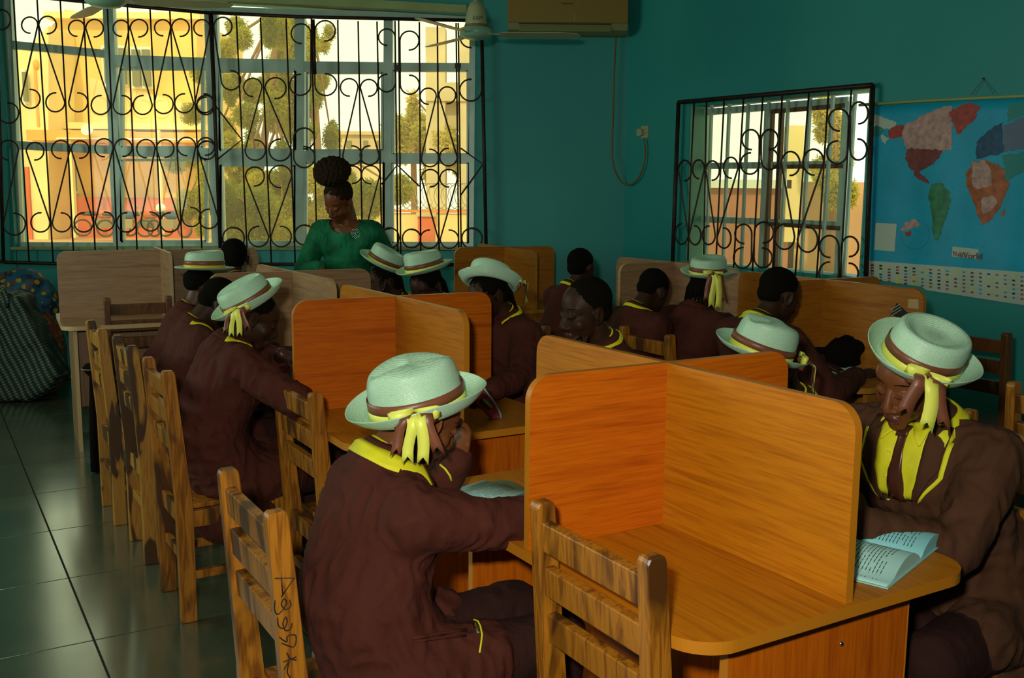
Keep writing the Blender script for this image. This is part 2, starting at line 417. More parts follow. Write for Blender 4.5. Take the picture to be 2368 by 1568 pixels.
for (u0, v0, u1, v1, w) in ((22, -16, 490, 18, .05), (490, 24, 1096, 42, .05), (44, 566, 1090, 570, .045),
                            (28, 104, 254, 126, .06), (264, 141, 481, 148, .09), (503, 149, 685, 152, .09), (705, 154, 890, 156, .075), (905, 154, 1086, 155, .055),
                            (42, 336, 262, 347, .065), (276, 349, 484, 355, .08), (506, 364, 684, 366, .115), (703, 362, 889, 362, .09), (904, 366, 1086, 367, .06)):
    pxbar('transom', [(u0, v0, u1, v1)], w, .06, YG - .004, MAT['aluminium'], window_1)
colx = [(22, 45), (255, 280), (491, 508), (697, 694), (901, 897), (1094, 1088)]
rowsv = [[(-16, 2), (110, 128), (337, 347), (566, 567)], [(2, 18), (140, 148), (349, 355), (567, 568)], [(24, 32), (149, 152), (364, 366), (568, 569)], [(32, 38), (154, 156), (362, 362), (569, 569)], [(38, 42), (154, 155), (366, 367), (569, 570)]]
for ci in range(5):
    for ri in range(3):
        q = []
        for (cx, e2, rr) in ((colx[ci], 0, ri), (colx[ci + 1], 1, ri), (colx[ci + 1], 1, ri + 1), (colx[ci], 0, ri + 1)):
            v = rowsv[ci][rr][e2]; t = v / 568; q.append(aty(cx[0] * (1 - t) + cx[1] * t, v, YG + .01))
        bm = bmesh.new(); quadprism(bm, q, V((0, 1, 0)), .005)
        child_of(mk('pane', bm, MAT['window_glass']), window_1)
# sash frames inside the casements (inner border)
for (a, b, c2, d) in ((283, 160, 470, 341), (510, 165, 684, 347), (711, 168, 885, 348), (910, 163, 1082, 357), (283, 370, 478, 558), (512, 382, 682, 560), (708, 376, 888, 561), (908, 376, 1082, 562)):
    bm = bmesh.new()
    for (x0, y0, x1, y1) in ((a, b, c2, b), (c2, b, c2, d), (c2, d, a, d), (a, d, a, b)): member(bm, aty(x0, y0, YG - .01), aty(x1, y1, YG - .01), .02, .05, V((0, 1, 0)))
    child_of(mk('sash', bm, MAT['aluminium']), window_1)

# ---- wrought iron: lyre = curl, straight, curl (2D path in photo-plane units, mapped on the wall plane)
def curl(cx, cy, rx, ry, a0, a1, n=14):
    return [(cx + rx * math.cos(R(a0 + (a1 - a0) * k / n)), cy + ry * math.sin(R(a0 + (a1 - a0) * k / n))) for k in range(n + 1)]
def lyre(x0, y0, x1, y1, s0, s1, r0, r1, k=1.0, sw=275):
    """upper tangent point, lower tangent point, side of each circle (+1 right, -1 left)"""
    top = curl(x0 + s0 * r0, y0, r0, r0 * k, 0, sw); bot = curl(x1 + s1 * r1, y1, r1, r1 * k, 0, sw)
    # y grows downward: go over the top of the upper circle and arrive at its side
    if s0 > 0: top = curl(x0 + r0, y0, r0, r0 * k, 180 + sw, 180)
    else: top = curl(x0 - r0, y0, r0, r0 * k, -sw, 0)
    if s1 > 0: bot = curl(x1 + r1, y1, r1, r1 * k, 180, 180 - sw)
    else: bot = curl(x1 - r1, y1, r1, r1 * k, 0, sw)
    return top + bot
def iron(name, paths, conv, r, parent, seg=5, m=None):
    for p in paths:
        bm = bmesh.new(); bm_tube(bm, [conv(x, y) for x, y in p], r, seg)
        child_of(mk(name, bm, m or MAT['grille_iron']), parent)
YI = YW - .10
g1 = thing('window_grille', 'long black wrought iron scroll grille in front of the wide left window', 'window grille', aty(560, 610, YI))
Z1 = lambda x, y: aty(x / 2.45, y / 2.45, YI)
Z2 = lambda x, y: aty(480 + x / 2.45, y / 2.45, YI)
bars = [(75, -40, 165, 1480), (208, -40, 302, 1490), (340, -30, 420, 1495), (470, -20, 543, 1495), (607, 0, 668, 1495), (722, 30, 780, 1495), (850, 40, 922, 1495), (962, 55, 1038, 1495), (1082, 65, 1148, 1495)]
iron('bar', [[(a, b), (c_, d)] for a, b, c_, d in bars], Z1, .0065, g1)
bars = [(163, 90, 228, 1495), (300, 98, 362, 1495), (445, 105, 497, 1500), (588, 105, 622, 1500), (738, 112, 758, 1495), (853, 120, 880, 1495), (960, 122, 990, 1495), (1062, 118, 1078, 1495), (1083, 118, 1095, 1495), (1200, 125, 1208, 1495), (1302, 128, 1312, 1495), (1408, 130, 1424, 1495), (1420, 130, 1438, 1495)]
iron('bar', [[(a, b), (c_, d)] for a, b, c_, d in bars], Z2, .0065, g1)
iron('frame_rail', [[(-250, -60), (560, 18), (1200, 75)], [(-250, 1440), (30, 1485), (300, 1493), (1250, 1493)], [(-20, 0), (20, 1480)], [(1192, 80), (1250, 1390)]], Z1, .014, g1)
iron('frame_rail', [[(20, 72), (500, 95), (1545, 118)], [(50, 1495), (1580, 1500)], [(22, 80), (75, 1495)], [(1552, 120), (1580, 1500)], [(598, 110), (608, 420)]], Z2, .014, g1)
sc = []
for (x, y) in ((217, 150), (483, 168), (735, 168), (970, 165), (1192, 165)):
    d = {217: (119, 560, 368, 575), 483: (389, 580, 625, 590), 735: (640, 595, 863, 590), 970: (873, 590, 1098, 580), 1192: (1104, 585, 0, 0)}[x]
    sc.append(lyre(x - 3, y - 8, d[0], d[1], -1, 1, 46, 54))
    if x < 1190: sc.append(lyre(x + 3, y - 8, d[2], d[3] + 5, 1, -1, 50, 54))
for x, y, d in ((145, 865, (0, 0, 285, 1250)), (400, 855, (296, 1260, 530, 1250)), (645, 845, (540, 1255, 772, 1250)), (882, 850, (798, 1255, 1018, 1250)), (1112, 838, (1030, 1230, 1238, 1230))):
    sc.append(lyre(x + 4, y - 8, d[2], d[3] + 10, 1, -1, 50, 55))
    if d[0]: sc.append(lyre(x - 4, y - 8, d[0], d[1], -1, 1, 52, 54))
sc += [lyre(-10, 380, -10, 640, -1, 1, 50, 58), lyre(60, 110, 60, 112, -1, -1, 56, 56), lyre(104, 850, 20, 1270, -1, 1, 56, 62), lyre(1214, 590, 1214, 600, -1, -1, 50, 50), lyre(1222, 850, 1222, 852, -1, -1, 52, 52)]
iron('scroll', sc, Z1, .0065, g1)
sc = [lyre(35, 150, 78, 455, 1, 1, 52, 55), lyre(585, 190, 585, 480, -1, -1, 56, 60), lyre(608, 175, 608, 480, 1, 1, 58, 62), lyre(1062, 210, 1064, 470, -1, -1, 47, 50), lyre(1090, 230, 1092, 480, 1, 1, 54, 54), lyre(1550, 210, 1552, 510, -1, -1, 60, 62),
      lyre(308, 495, 212, 850, -1, 1, 52, 58), lyre(325, 500, 472, 850, 1, -1, 60, 62), lyre(852, 495, 765, 880, -1, 1, 50, 54), lyre(866, 498, 972, 880, 1, -1, 48, 54), lyre(1296, 545, 1210, 895, -1, 1, 46, 50), lyre(1310, 540, 1414, 890, 1, -1, 48, 50),
      lyre(214, 1000, 347, 1340, 1, -1, 54, 58), lyre(476, 1000, 358, 1340, -1, 1, 64, 58), lyre(772, 990, 872, 1340, 1, -1, 50, 55), lyre(976, 990, 884, 1340, -1, 1, 52, 55), lyre(1212, 1010, 1308, 1355, 1, -1, 50, 52), lyre(1416, 1010, 1318, 1355, -1, 1, 50, 52),
      lyre(487, 785, 488, 890, 1, 1, 60, 60), lyre(85, 1350, 85, 1352, 1, 1, 62, 62), lyre(493, 1330, 493, 1332, 1, 1, 56, 56), lyre(1085, 1345, 1085, 1350, -1, -1, 55, 55), lyre(1104, 1350, 1104, 1352, 1, 1, 52, 52), lyre(1440, 1350, 1440, 1352, 1, 1, 58, 58),
      [(45, 600), (195, 792), (60, 900)], [(985, 1045), (1075, 935), (1200, 1055)], [(1435, 840), (1560, 930), (1435, 1105)]]
iron('scroll', sc, Z2, .0065, g1)
for (x, y) in ((1075, 385), (1418, 373)):
    bm = bmesh.new(); bm_box(bm, Z2(x, y), (.045, .03, .04)); child_of(mk('clamp', bm, MAT['grille_iron']), g1)

# ---- window 2
window_2 = tag(thing('window_2', None, None, atw(1800, 640, -.12)), kind='structure')
def wbar(name, u0, v0, u1, v1, w, t, off, m):
    bm = bmesh.new(); member(bm, atw(u0, v0, off), atw(u1, v1, off), w, t, rn); return child_of(mk(name, bm, m), window_2)
AL = MAT['aluminium']
for a in ((1628, 262, 1610, 660), (1780, 250, 1762, 670), (1962, 236, 1938, 690)): wbar('mullion', *a, .05, .05, -.15, AL)
for a in ((1628, 260, 1966, 232), (1620, 384, 1955, 380), (1612, 506, 1948, 520), (1606, 650, 1940, 680)): wbar('transom', *a, .045, .045, -.15, AL)
plain('brown_frame', (.12, .06, .02), .5)
for a in ((1786, 258, 1768, 660), (1808, 258, 1790, 660), (1786, 258, 1956, 244), (1790, 386, 1952, 384), (1780, 518, 1945, 528)): wbar('sash', *a, .028, .03, -.135, MAT['brown_frame'])
for (u0, v0, u1, v1) in ((1646, 243, 1630, 690), (1687, 240, 1668, 700), (1731, 237, 1710, 700), (1779, 233, 1755, 700), (1823, 229, 1800, 700), (1874, 226, 1849, 700), (1927, 221, 1894, 700), (1978, 216, 1948, 700)):
    wbar('security_bar', u0, v0, u1, v1, .018, .02, -.06, AL)
for (a, b) in ((1628, 1780), (1780, 1962)):
    for (v0, v1) in ((255, 383), (383, 512), (512, 665)):
        q = [atw(a - (v0 - 255) * .045, v0, -.155), atw(b - (v0 - 255) * .05, v0, -.155), atw(b - (v1 - 255) * .05, v1, -.155), atw(a - (v1 - 255) * .045, v1, -.155)]
        bm = bmesh.new(); quadprism(bm, q, rn, -.004); child_of(mk('pane', bm, MAT['window_glass']), window_2)
# pale plastered reveal on both sides of the opening
bm = bmesh.new()
for (s, sg) in ((w2[0][0], 1), (w2[1][0], -1)):
    quadprism(bm, [rwall(s, 1.02, -.004), rwall(s, w2[2][1], -.004), rwall(s, w2[2][1], -.215), rwall(s, 1.02, -.215)], rd, .012 * sg)
tag(mk('trim_3', bm, MAT['reveal_paint']), kind='structure')
g2 = thing('window_grille', 'smaller black scroll grille over the right wall window, beside the world map', 'window grille', atw(1780, 650, .06))
Z4 = lambda x, y: atw(1520 + x / 3.074, 170 + y / 3.074, .06)
iron('frame_rail', [[(150, 205), (98, 1600)], [(150, 205), (1530, 82)], [(1530, 82), (1478, 1560)], [(98, 1600), (1478, 1700)]], Z4, .016, g2)
iron('bar', [[(262, 200), (235, 760), (210, 1560)], [(350, 195), (325, 1560)], [(475, 180), (405, 1560)], [(613, 170), (530, 1580)], [(750, 155), (665, 1580)], [(888, 140), (815, 1590)], [(1078, 125), (968, 1600)], [(1218, 112), (1122, 1610)], [(1380, 100), (1290, 1620)]], Z4, .0065, g2)
kk = 1.6
sc = [lyre(150, 690, 220, 1140, 1, -1, 46, 46, kk), lyre(335, 680, 226, 1150, -1, 1, 42, 42, kk), lyre(345, 690, 412, 1150, 1, -1, 48, 46, kk * .9), lyre(575, 670, 424, 1170, -1, 1, 52, 50, kk * .9),
      lyre(882, 640, 976, 1160, 1, -1, 66, 70, 1.3), lyre(1184, 630, 996, 1180, -1, 1, 74, 72, 1.25), lyre(726, 470, 724, 640, -1, -1, 62, 66, 1.15), lyre(740, 470, 738, 610, 1, 1, 60, 62, 1.2),
      lyre(1362, 330, 1352, 560, -1, -1, 72, 74, 1.1), lyre(1374, 280, 1370, 540, 1, 1, 62, 60, 1.25), lyre(672, 1140, 670, 1310, -1, -1, 60, 64, 1.15), lyre(690, 1130, 688, 1310, 1, 1, 68, 64, 1.1),
      lyre(1290, 1230, 1290, 1420, -1, -1, 68, 70, 1.15), lyre(1310, 1230, 1308, 1420, 1, 1, 60, 60, 1.2)]
iron('scroll', sc, Z4, .0065, g2)

# ---- air conditioner on the far wall with its cable and socket
plain('ochre_plastic', (.26, .155, .01), .45); plain('grey_plastic', (.20, .22, .07), .45); plain('ink', (.01, .012, .01), .6); plain('ivory_plastic', (.42, .42, .24), .4)
a0 = aty(1174, 60, YW - .2); a1 = aty(1451, 78, YW - .2)
acx = (a0.x + a1.x) / 2; acw = a1.x - a0.x; zb = a1.z
ac = thing('air_conditioner', 'ochre split air conditioner mounted high on the teal wall in the corner', 'air conditioner', (acx, YW, zb))
bm = bmesh.new(); bm_prism(bm, [(0, 0), (-.12, 0), (-.19, .025), (-.2, .06), (-.2, .27), (-.17, .3), (0, .3)], acw, Matrix(((0, 0, 1, 0), (1, 0, 0, 0), (0, 1, 0, 0), (0, 0, 0, 1))))
mk('body', bm, MAT['grey_plastic'], ac)
bm = bmesh.new(); bm_box(bm, (0, -.206, .178), (acw + .004, .016, .205), bevel=.005); mk('front_panel', bm, MAT['ochre_plastic'], ac)
bm = bmesh.new(); bm_box(bm, (-.02, -.20, .036), (acw * .77, .014, .050), Euler((R(-12), 0, 0)).to_matrix(), bevel=.003); mk('louvre', bm, MAT['grey_plastic'], ac)
bm = bmesh.new(); bm_box(bm, (-.02, -.203, .068), (acw * .77, .01, .008)); mk('air_slot', bm, MAT['ink'], ac)
def text_mesh(txt, size, mat, m4, parent=None, name='lettering', ext=.0006, rotloc=None):
    cu = bpy.data.curves.new('t', 'FONT'); cu.body = txt; cu.size = size; cu.extrude = ext; cu.align_x = 'CENTER'; cu.align_y = 'CENTER'; cu.resolution_u = 3
    o = bpy.data.objects.new('t', cu); C.objects.link(o); dg = bpy.context.evaluated_depsgraph_get()
    me = bpy.data.meshes.new_from_object(o.evaluated_get(dg)); bpy.data.objects.remove(o); me.transform(m4); me.materials.clear(); me.materials.append(mat)
    x = bpy.data.objects.new(name, me); C.objects.link(x)
    if parent is not None: x.parent = parent
    return x
FRONT = Matrix.Rotation(R(90), 4, 'X')
text_mesh('Panasonic', .022, MAT['ink'], Matrix.Translation((-.005, -.2150, .215)) @ FRONT, ac)
bm = bmesh.new(); bm_box(bm, (.05, -.2148, .115), (.003, .001, .055)); mk('scratch_mark', bm, MAT['ivory_plastic'], ac)
def spline(P, n=8):
    out = []; P = [V(p) for p in P]; Q = [P[0] * 2 - P[1]] + P + [P[-1] * 2 - P[-2]]
    for i in range(1, len(Q) - 2):
        for k in range(n):
            t = k / n; a, b, c_, d = Q[i - 1], Q[i], Q[i + 1], Q[i + 2]
            out.append(.5 * ((2 * b) + (c_ - a) * t + (2 * a - 5 * b + 4 * c_ - d) * t * t + (3 * b - a - 3 * c_ + d) * t ** 3))
    out.append(P[-1]); return out
plain('cable_orange', (.23, .10, .012), .5)
pts = [aty(1424, 82, YW - .05), aty(1420, 180, YW - .05), aty(1417, 290, YW - .05), aty(1415, 350, YW - .05), aty(1421, 390, YW - .06)] + [atw(1437, 420, .05), atw(1455, 428, .03), atw(1474, 415, .03), atw(1488, 385, .03), atw(1492, 350, .03), atw(1489, 322, .035)]
bm = bmesh.new(); bm_tube(bm, spline(pts), .0065, 7)
tag(mk('power_cable', bm, MAT['cable_orange']), 'thin orange brown cable looping down from the air conditioner to the socket', 'cable')
RW = Matrix((rd, V((0, 0, 1)), rn)).transposed().to_4x4()      # x along wall, y up, z into the room
sp = atw(1493, 305, 0)
sk = thing('wall_socket', 'small ivory double socket with a plug on the right wall', 'socket', sp)
bm = bmesh.new(); bm_prism(bm, rrect(-.04, -.045, .04, .045, (.006,) * 4, 3), .012, Matrix.Translation(rn * .006) @ RW); mk('face_plate', bm, MAT['ivory_plastic'], sk)
bm = bmesh.new(); bm_prism(bm, rrect(-.055, -.03, .0, .022, (.01,) * 4, 3), .035, Matrix.Translation(rn * .028) @ RW, ); mk('plug', bm, MAT['ivory_plastic'], sk)
bm = bmesh.new()
for x, y in ((.015, .02), (.022, -.004), (.018, -.02)): bm_box(bm, RW.to_3x3() @ V((x, y, .0125)), (.007, .007, .005))
mk('socket_hole', bm, MAT['ink'], sk)

# ---- ceiling fans
plain('fan_enamel', (.34, .38, .20), .35); plain('fan_disc', (.22, .42, .28), .3)
def fan(label, x, y, z, a0):
    f = thing('ceiling_fan', label, 'ceiling fan', (x, y, z), 0, 'ceiling fans')
    bm = bmesh.new(); bm_tube(bm, [(0, 0, .17), (0, 0, HC - z)], .014, 10); mk('down_rod', bm, MAT['fan_disc'], f)
    bm = bmesh.new(); bm_lathe(bm, [(0, .19), (.035, .185), (.052, .15), (.062, .10), (.066, .06), (.066, .045), (0, .045)], 24); mk('motor_cover', bm, MAT['fan_enamel'], f)
    bm = bmesh.new(); bm_lathe(bm, [(0, .05), (.07, .045), (.096, .03), (.1, .012), (.098, -.004), (.07, -.022), (.03, -.03), (0, -.032)], 28); mk('motor_disc', bm, MAT['fan_disc'], f)
    bm = bmesh.new(); bm_lathe(bm, [(0, .056), (.068, .056), (.070, .050), (.068, .044), (0, .044)], 24); mk('rust_ring', bm, MAT['cable_orange'], f)
    for k in range(3):
        a = a0 + 120 * k; m = Matrix.Rotation(R(a), 4, 'Z')
        bm = bmesh.new(); bm_prism(bm, [(.14, -.045), (.2, -.052), (.5, -.062), (.6, -.04), (.625, 0), (.6, .035), (.5, .048), (.2, .045), (.14, .03)], .004, m @ Matrix.Rotation(R(-9), 4, 'X'))
        b = mk('blade', bm, MAT['fan_enamel'], f)
        bm = bmesh.new(); bm_box(bm, m @ V((.125, 0, .002)), (.09, .03, .006), m.to_3x3()); mk('blade_arm', bm, MAT['fan_enamel'], b)
    return f
p = atz(1101, 80, 2.45); f1 = fan('white ceiling fan hanging right of the wide window, before the air conditioner', p.x, p.y, 2.45, 2)
text_mesh('L.S.M', .028, MAT['ink'], Matrix.Translation((.012, -.0665, .085)) @ FRONT, f1, ext=.002)
p = atz(244, 4, 2.45); fan('ceiling fan cut by the top edge, above the left part of the window', p.x, p.y, 2.45, 6)

# ---- world map on the right wall
plain('map_sea', (.004, .38, .58), .55, noise_s=5, noise_a=.12); plain('map_pale', (.50, .60, .50), .55); plain('map_red', (.40, .045, .03), .55, noise_s=40, noise_a=.3)
plain('map_pink', (.52, .31, .27), .55, noise_s=30, noise_a=.3); plain('map_maroon', (.21, .04, .035), .55, noise_s=30, noise_a=.3); plain('map_green', (.03, .22, .09), .55, noise_s=25, noise_a=.4)
plain('map_orange', (.42, .11, .03), .55, noise_s=30, noise_a=.35); plain('map_navy', (.01, .07, .16), .55, noise_s=30, noise_a=.4); plain('map_teal', (.02, .26, .24), .55); plain('map_lilac', (.12, .17, .25), .55)
mp = thing('world_map', 'blue wall map of the world with a strip of flags, hung right of the window', 'map', atw(2180, 700, .02))
def mo(u, v, k=0.0):
    return atw(u, v, .022 + .006 * math.sin(u * .021) + .008 * math.sin(u * .055 + v * .004) * max(0, (v - 230) / 460) + k)
def uvgrid(f, nu, nv, m, name, parent):
    bm = bmesh.new(); g = [[bm.verts.new(f(i / nu, j / nv)) for j in range(nv + 1)] for i in range(nu + 1)]
    for i in range(nu):
        for j in range(nv): bm.faces.new((g[i][j], g[i + 1][j], g[i + 1][j + 1], g[i][j + 1])).smooth = True
    o = child_of(mk(name, bm, m), parent); return o
mtop = lambda u: 246 - (u - 1990) * .058
mbot = lambda u: 642 + (u - 1990) * .155 if u > 2030 else 636 + (u - 1990) * .3
sheet = uvgrid(lambda s, t: mo(2014 - t * 16 + s * 560, mtop(1990 + s * 560) * (1 - t) + t * (mbot(1990 + s * 560) + (6 if s > .25 else 0))), 60, 16, MAT['map_sea'], 'sheet', mp)
so_ = sheet.modifiers.new('s', 'SOLIDIFY'); so_.thickness = .0015
uvgrid(lambda s, t: mo(2000 - t * 3 + s * 560, (602 + s * 560 * .075) * (1 - t) + t * (mbot(1990 + s * 560) + (6 if s > .25 else 0) + .5), .0045), 50, 5, MAT['map_pale'], 'flag_strip', mp)
MX = lambda x, y, k=.0014: mo(1960 + x / 2.8, 180 + y / 2.8, k)
def land(polys, name):
    """flat print: filled outline, finely divided so that it follows the wavy sheet"""
    for mt, pts in polys:
        bm = bmesh.new(); bm.faces.new([bm.verts.new((x, y, 0)) for x, y in pts])
        bmesh.ops.triangulate(bm, faces=bm.faces, ngon_method='EAR_CLIP')
        for _ in range(6):
            es = [e for e in bm.edges if e.calc_length() > 22]
            if not es: break
            bmesh.ops.subdivide_edges(bm, edges=es, cuts=1); bmesh.ops.triangulate(bm, faces=[f for f in bm.faces if len(f.verts) > 3])
        k = .0022 + LK[0]; LK[0] += .00005; am = 14 if name == 'printed_land' else 1
        for v in bm.verts: v.co = MX(v.co.x + am * noise.noise(V((v.co.x, v.co.y, 0)) * .05), v.co.y + am * noise.noise(V((v.co.y, v.co.x, 5)) * .05), k)
        child_of(mk(name, bm, MAT[mt], recalc=False), mp)
LK = [0]
land([('map_pink', [(365, 310), (440, 300), (440, 275), (480, 245), (570, 220), (600, 190), (680, 180), (640, 225), (600, 265), (650, 300), (660, 330), (600, 350), (560, 365), (530, 380), (590, 420), (600, 370), (650, 390), (675, 430), (670, 460), (600, 480), (540, 490), (500, 460), (385, 460), (370, 400), (345, 365)])], 'printed_land')
land([('map_red', [(290, 320), (320, 303), (368, 308), (350, 375), (300, 395), (265, 398), (285, 370), (265, 350)])], 'printed_land')
land([('map_pale', [(160, 240), (200, 240), (250, 275), (320, 290), (300, 318), (275, 330), (225, 320), (150, 312)]), ('map_pale', [(215, 370), (270, 390), (240, 430), (222, 410)])], 'printed_land')
land([('map_teal', [(150, 315), (220, 318), (245, 345), (200, 385), (148, 380)])], 'printed_land')
land([('map_maroon', [(385, 460), (500, 458), (540, 492), (600, 480), (615, 470), (580, 520), (560, 560), (530, 572), (470, 575), (455, 610), (430, 605), (400, 580), (372, 520)]), ('map_maroon', [(425, 600), (455, 605), (490, 635), (512, 650), (535, 692), (520, 690), (480, 655), (430, 635)])], 'printed_land')
land([('map_green', [(545, 690), (590, 675), (625, 690), (645, 740), (672, 775), (655, 850), (610, 900), (600, 950), (580, 1010), (590, 1050), (560, 1045), (570, 940), (590, 860), (540, 800), (525, 740)])], 'printed_land')
land([('map_red', [(655, 225), (710, 180), (780, 165), (862, 178), (835, 215), (830, 260), (760, 315), (715, 370), (695, 330), (705, 260), (690, 235)])], 'printed_land')
land([('map_orange', [(770, 610), (810, 545), (890, 530), (950, 560), (1000, 570), (1025, 660), (1050, 692), (1010, 750), (985, 800), (985, 850), (945, 880), (920, 930), (870, 955), (855, 900), (865, 800), (850, 720), (800, 715), (765, 680)]), ('map_orange', [(990, 880), (1020, 840), (1025, 865), (1000, 905)])], 'printed_land')
land([('map_pink', [(810, 550), (885, 535), (930, 600), (930, 700), (860, 720), (800, 690), (840, 630)]), ('map_pink', [(870, 780), (940, 760), (975, 800), (920, 870), (870, 880)])], 'printed_land')
land([('map_navy', [(835, 420), (880, 370), (940, 320), (1000, 290), (1000, 420), (1010, 490), (960, 500), (900, 480), (830, 520), (850, 470)])], 'printed_land')
land([('map_lilac', [(1010, 310), (1142, 250), (1142, 460), (1080, 470), (1010, 480)])], 'printed_land')
land([('map_teal', [(1000, 500), (1142, 480), (1142, 610), (1060, 640), (1030, 670), (1010, 560)]), ('map_teal', [(1040, 170), (1142, 160), (1142, 245), (1030, 285)])], 'printed_land')
land([('map_pale', [(182, 938), (318, 946), (305, 1124), (172, 1114)]), ('map_pale', [(680, 1092), (850, 1110), (842, 1174), (674, 1156)])], 'printed_panel')
land([('map_pink', [(345, 985), (375, 935), (430, 915), (470, 945), (455, 965), (420, 960), (370, 990)]), ('map_red', [(365, 1005), (415, 995), (415, 1020), (380, 1020)])], 'printed_land')
bm = bmesh.new(); rn3 = random.Random(9)
for k in range(230):
    x, y = rn3.uniform(150, 1500), rn3.uniform(190, 1150)
    if 380 < x < 680 and y < 560: continue
    L_ = rn3.uniform(4, 13); bm.faces.new([bm.verts.new(MX(xx, yy, .0021)) for xx, yy in ((x, y), (x + L_, y + 1), (x + L_, y + 3), (x, y + 2))])
child_of(tag(mk('printed_names', bm, MAT['map_navy'], recalc=False), kind='stuff'), mp)
bm = bmesh.new(); bm_tube(bm, [MX(438 + 92 * math.cos(R(a)), 1015 + 95 * math.sin(R(a)), .0016) for a in range(0, 360, 12)], .0008, 4, closed=True)
child_of(mk('inset_circle', bm, MAT['map_navy']), mp)
# rows of small flags
fc = ['map_red', 'map_maroon', 'map_navy', 'map_green', 'map_orange', 'map_sea', 'yellow_cloth', 'ink']
bm = bmesh.new(); rn2 = random.Random(3)
for c_ in range(21):
    for r_ in range(6):
        u = 1993 + c_ * 19.2 + 2; v = 609 + (u - 1990) * .078 + r_ * (6.2 + (u - 1990) * .011)
        if u < 2008 + 0 and r_ > 3: continue
        for dx, w, h_, mi in ((0, 6.5, 4.0, rn2.randrange(8)), (8.5, 7, 1.2, 8)):
            q = [mo(u + dx, v, .0062), mo(u + dx + w, v + w * .08, .0062), mo(u + dx + w, v + h_ + w * .08, .0062), mo(u + dx, v + h_, .0062)]
            bm.faces.new([bm.verts.new(p) for p in q]).material_index = mi
child_of(tag(mk('printed_flags', bm, [MAT[m] for m in fc] + [MAT['aluminium']], recalc=False), kind='stuff'), mp)
wx = (atw(2200, 600) - atw(2100, 600)).normalized()
def on_map(txt, size, u, v, m, lean=0):
    p = mo(u, v, .010) - mp.location
    up = V((0, 0, 1)); text_mesh(txt, size, m, Matrix.Translation(p) @ Matrix((rd, up, rn)).transposed().to_4x4() @ Matrix.Rotation(R(lean), 4, 'Z'), mp)
on_map('World', .050, 2244, 592, MAT['map_maroon'], 0); on_map('The', .034, 2211, 588, MAT['map_maroon'], -4)
bm = bmesh.new()
for k in range(13):
    if k == 7: continue
    for x0, x1 in ((200, 245), (262, 305)):
        y = 955 + k * 12.5; bm.faces.new([bm.verts.new(MX(x, yy, .0026)) for x, yy in ((x0, y), (x1, y + 3), (x1, y + 7), (x0, y + 4))])
child_of(tag(mk('printed_key', bm, MAT['aluminium'], recalc=False), kind='stuff'), mp)
bm = bmesh.new(); bm_tube(bm, [mo(1987, 243, .004), mo(2120, 234, .004), mo(2260, 227, .004), mo(2560, 213, .004)], .009, 10)
child_of(mk('hanging_rod', bm, MAT['lintel_paint']), mp)
bm = bmesh.new(); bm_tube(bm, [mo(2245, 220, .006), mo(2274, 183, -.008), mo(2298, 217, .006)], .002, 5)
child_of(mk('hanging_cord', bm, MAT['cable_orange']), mp)
bm = bmesh.new(); bm_ball(bm, mo(2274, 182, -.012), .006); child_of(mk('nail', bm, MAT['grille_iron']), mp)

# ================================================================== OUTSIDE THE WINDOWS
plain('yellow_render', (.86, .56, .14), .85, noise_s=.8, noise_a=.18); plain('pale_render', (.88, .70, .28), .85, noise_s=.7, noise_a=.12)
plain('red_render', (.62, .12, .035), .85, noise_s=1.2, noise_a=.2); plain('white_frame', (.72, .80, .62), .6); plain('dark_glass', (.18, .17, .07), .25)
plain('canopy_sheet', (.82, .38, .05), .6); plain('sand_ground', (.62, .36, .14), .95, noise_s=.5, noise_a=.2); plain('concrete', (.62, .50, .26), .9, noise_s=1, noise_a=.2)
plain('orange_cap', (.75, .25, .04), .8); plain('bark', (.28, .14, .05), .9); plain('wire', (.35, .28, .15), .5, .6); plain('roof_red', (.32, .07, .03), .8)
def leafmat(name, c1, c2):
    m, nt, b = newmat(name); n = N(nt, 'ShaderNodeTexNoise'); n.inputs['Scale'].default_value = .9; n.inputs['Detail'].default_value = 4
    nt.links.new(coords(nt), n.inputs[0]); r = ramp(nt, n.outputs[0], [(.35, c1), (.65, c2)])
    nt.links.new(r.outputs[0], b.inputs['Base Color']); b.inputs['Roughness'].default_value = .7
    t = N(nt, 'ShaderNodeBsdfTranslucent'); nt.links.new(r.outputs[0], t.inputs[0])
    x = N(nt, 'ShaderNodeMixShader'); x.inputs[0].default_value = .45; nt.links.new(b.outputs[0], x.inputs[1]); nt.links.new(t.outputs[0], x.inputs[2])
    nt.links.new(x.outputs[0], nt.nodes['Material Output'].inputs[0]); return m
leafmat('olive_leaf', (.20, .22, .006), (.56, .48, .02)); leafmat('bright_leaf', (.5, .45, .06), (.80, .66, .14))
bm = bmesh.new(); bm_box(bm, (0, 44, -.35), (160, 74, .4))
tag(mk('ground', bm, MAT['sand_ground']), kind='structure')
YH = 36.0
def hq(bm, u0, v0, u1, v1, Y, d, mi=0):
    a = aty(u0, v0, Y); b = aty(u1, v1, Y); c = (a + b) / 2
    bm_box(bm, (c.x, Y + d / 2, c.z), (abs(b.x - a.x), abs(d), abs(b.z - a.z)), mi=mi)
house = thing('apartment_house', 'yellow two-storey house with a red base across the yard, left in the window', 'house', aty(280, 545, YH))
def hp(name, m, *rects):
    bm = bmesh.new()
    for r_ in rects: hq(bm, *r_)
    return child_of(mk(name, bm, MAT[m]), house)
bm = bmesh.new(); pts = [aty(u, v, YH) for u, v in ((112, 560), (455, 560), (455, 45), (200, 30), (150, 22), (112, 70))]
n = len(pts); a_ = [bm.verts.new(p) for p in pts]; b_ = [bm.verts.new(p + V((0, 6, 0))) for p in pts]
bm.faces.new(a_); bm.faces.new(b_[::-1])
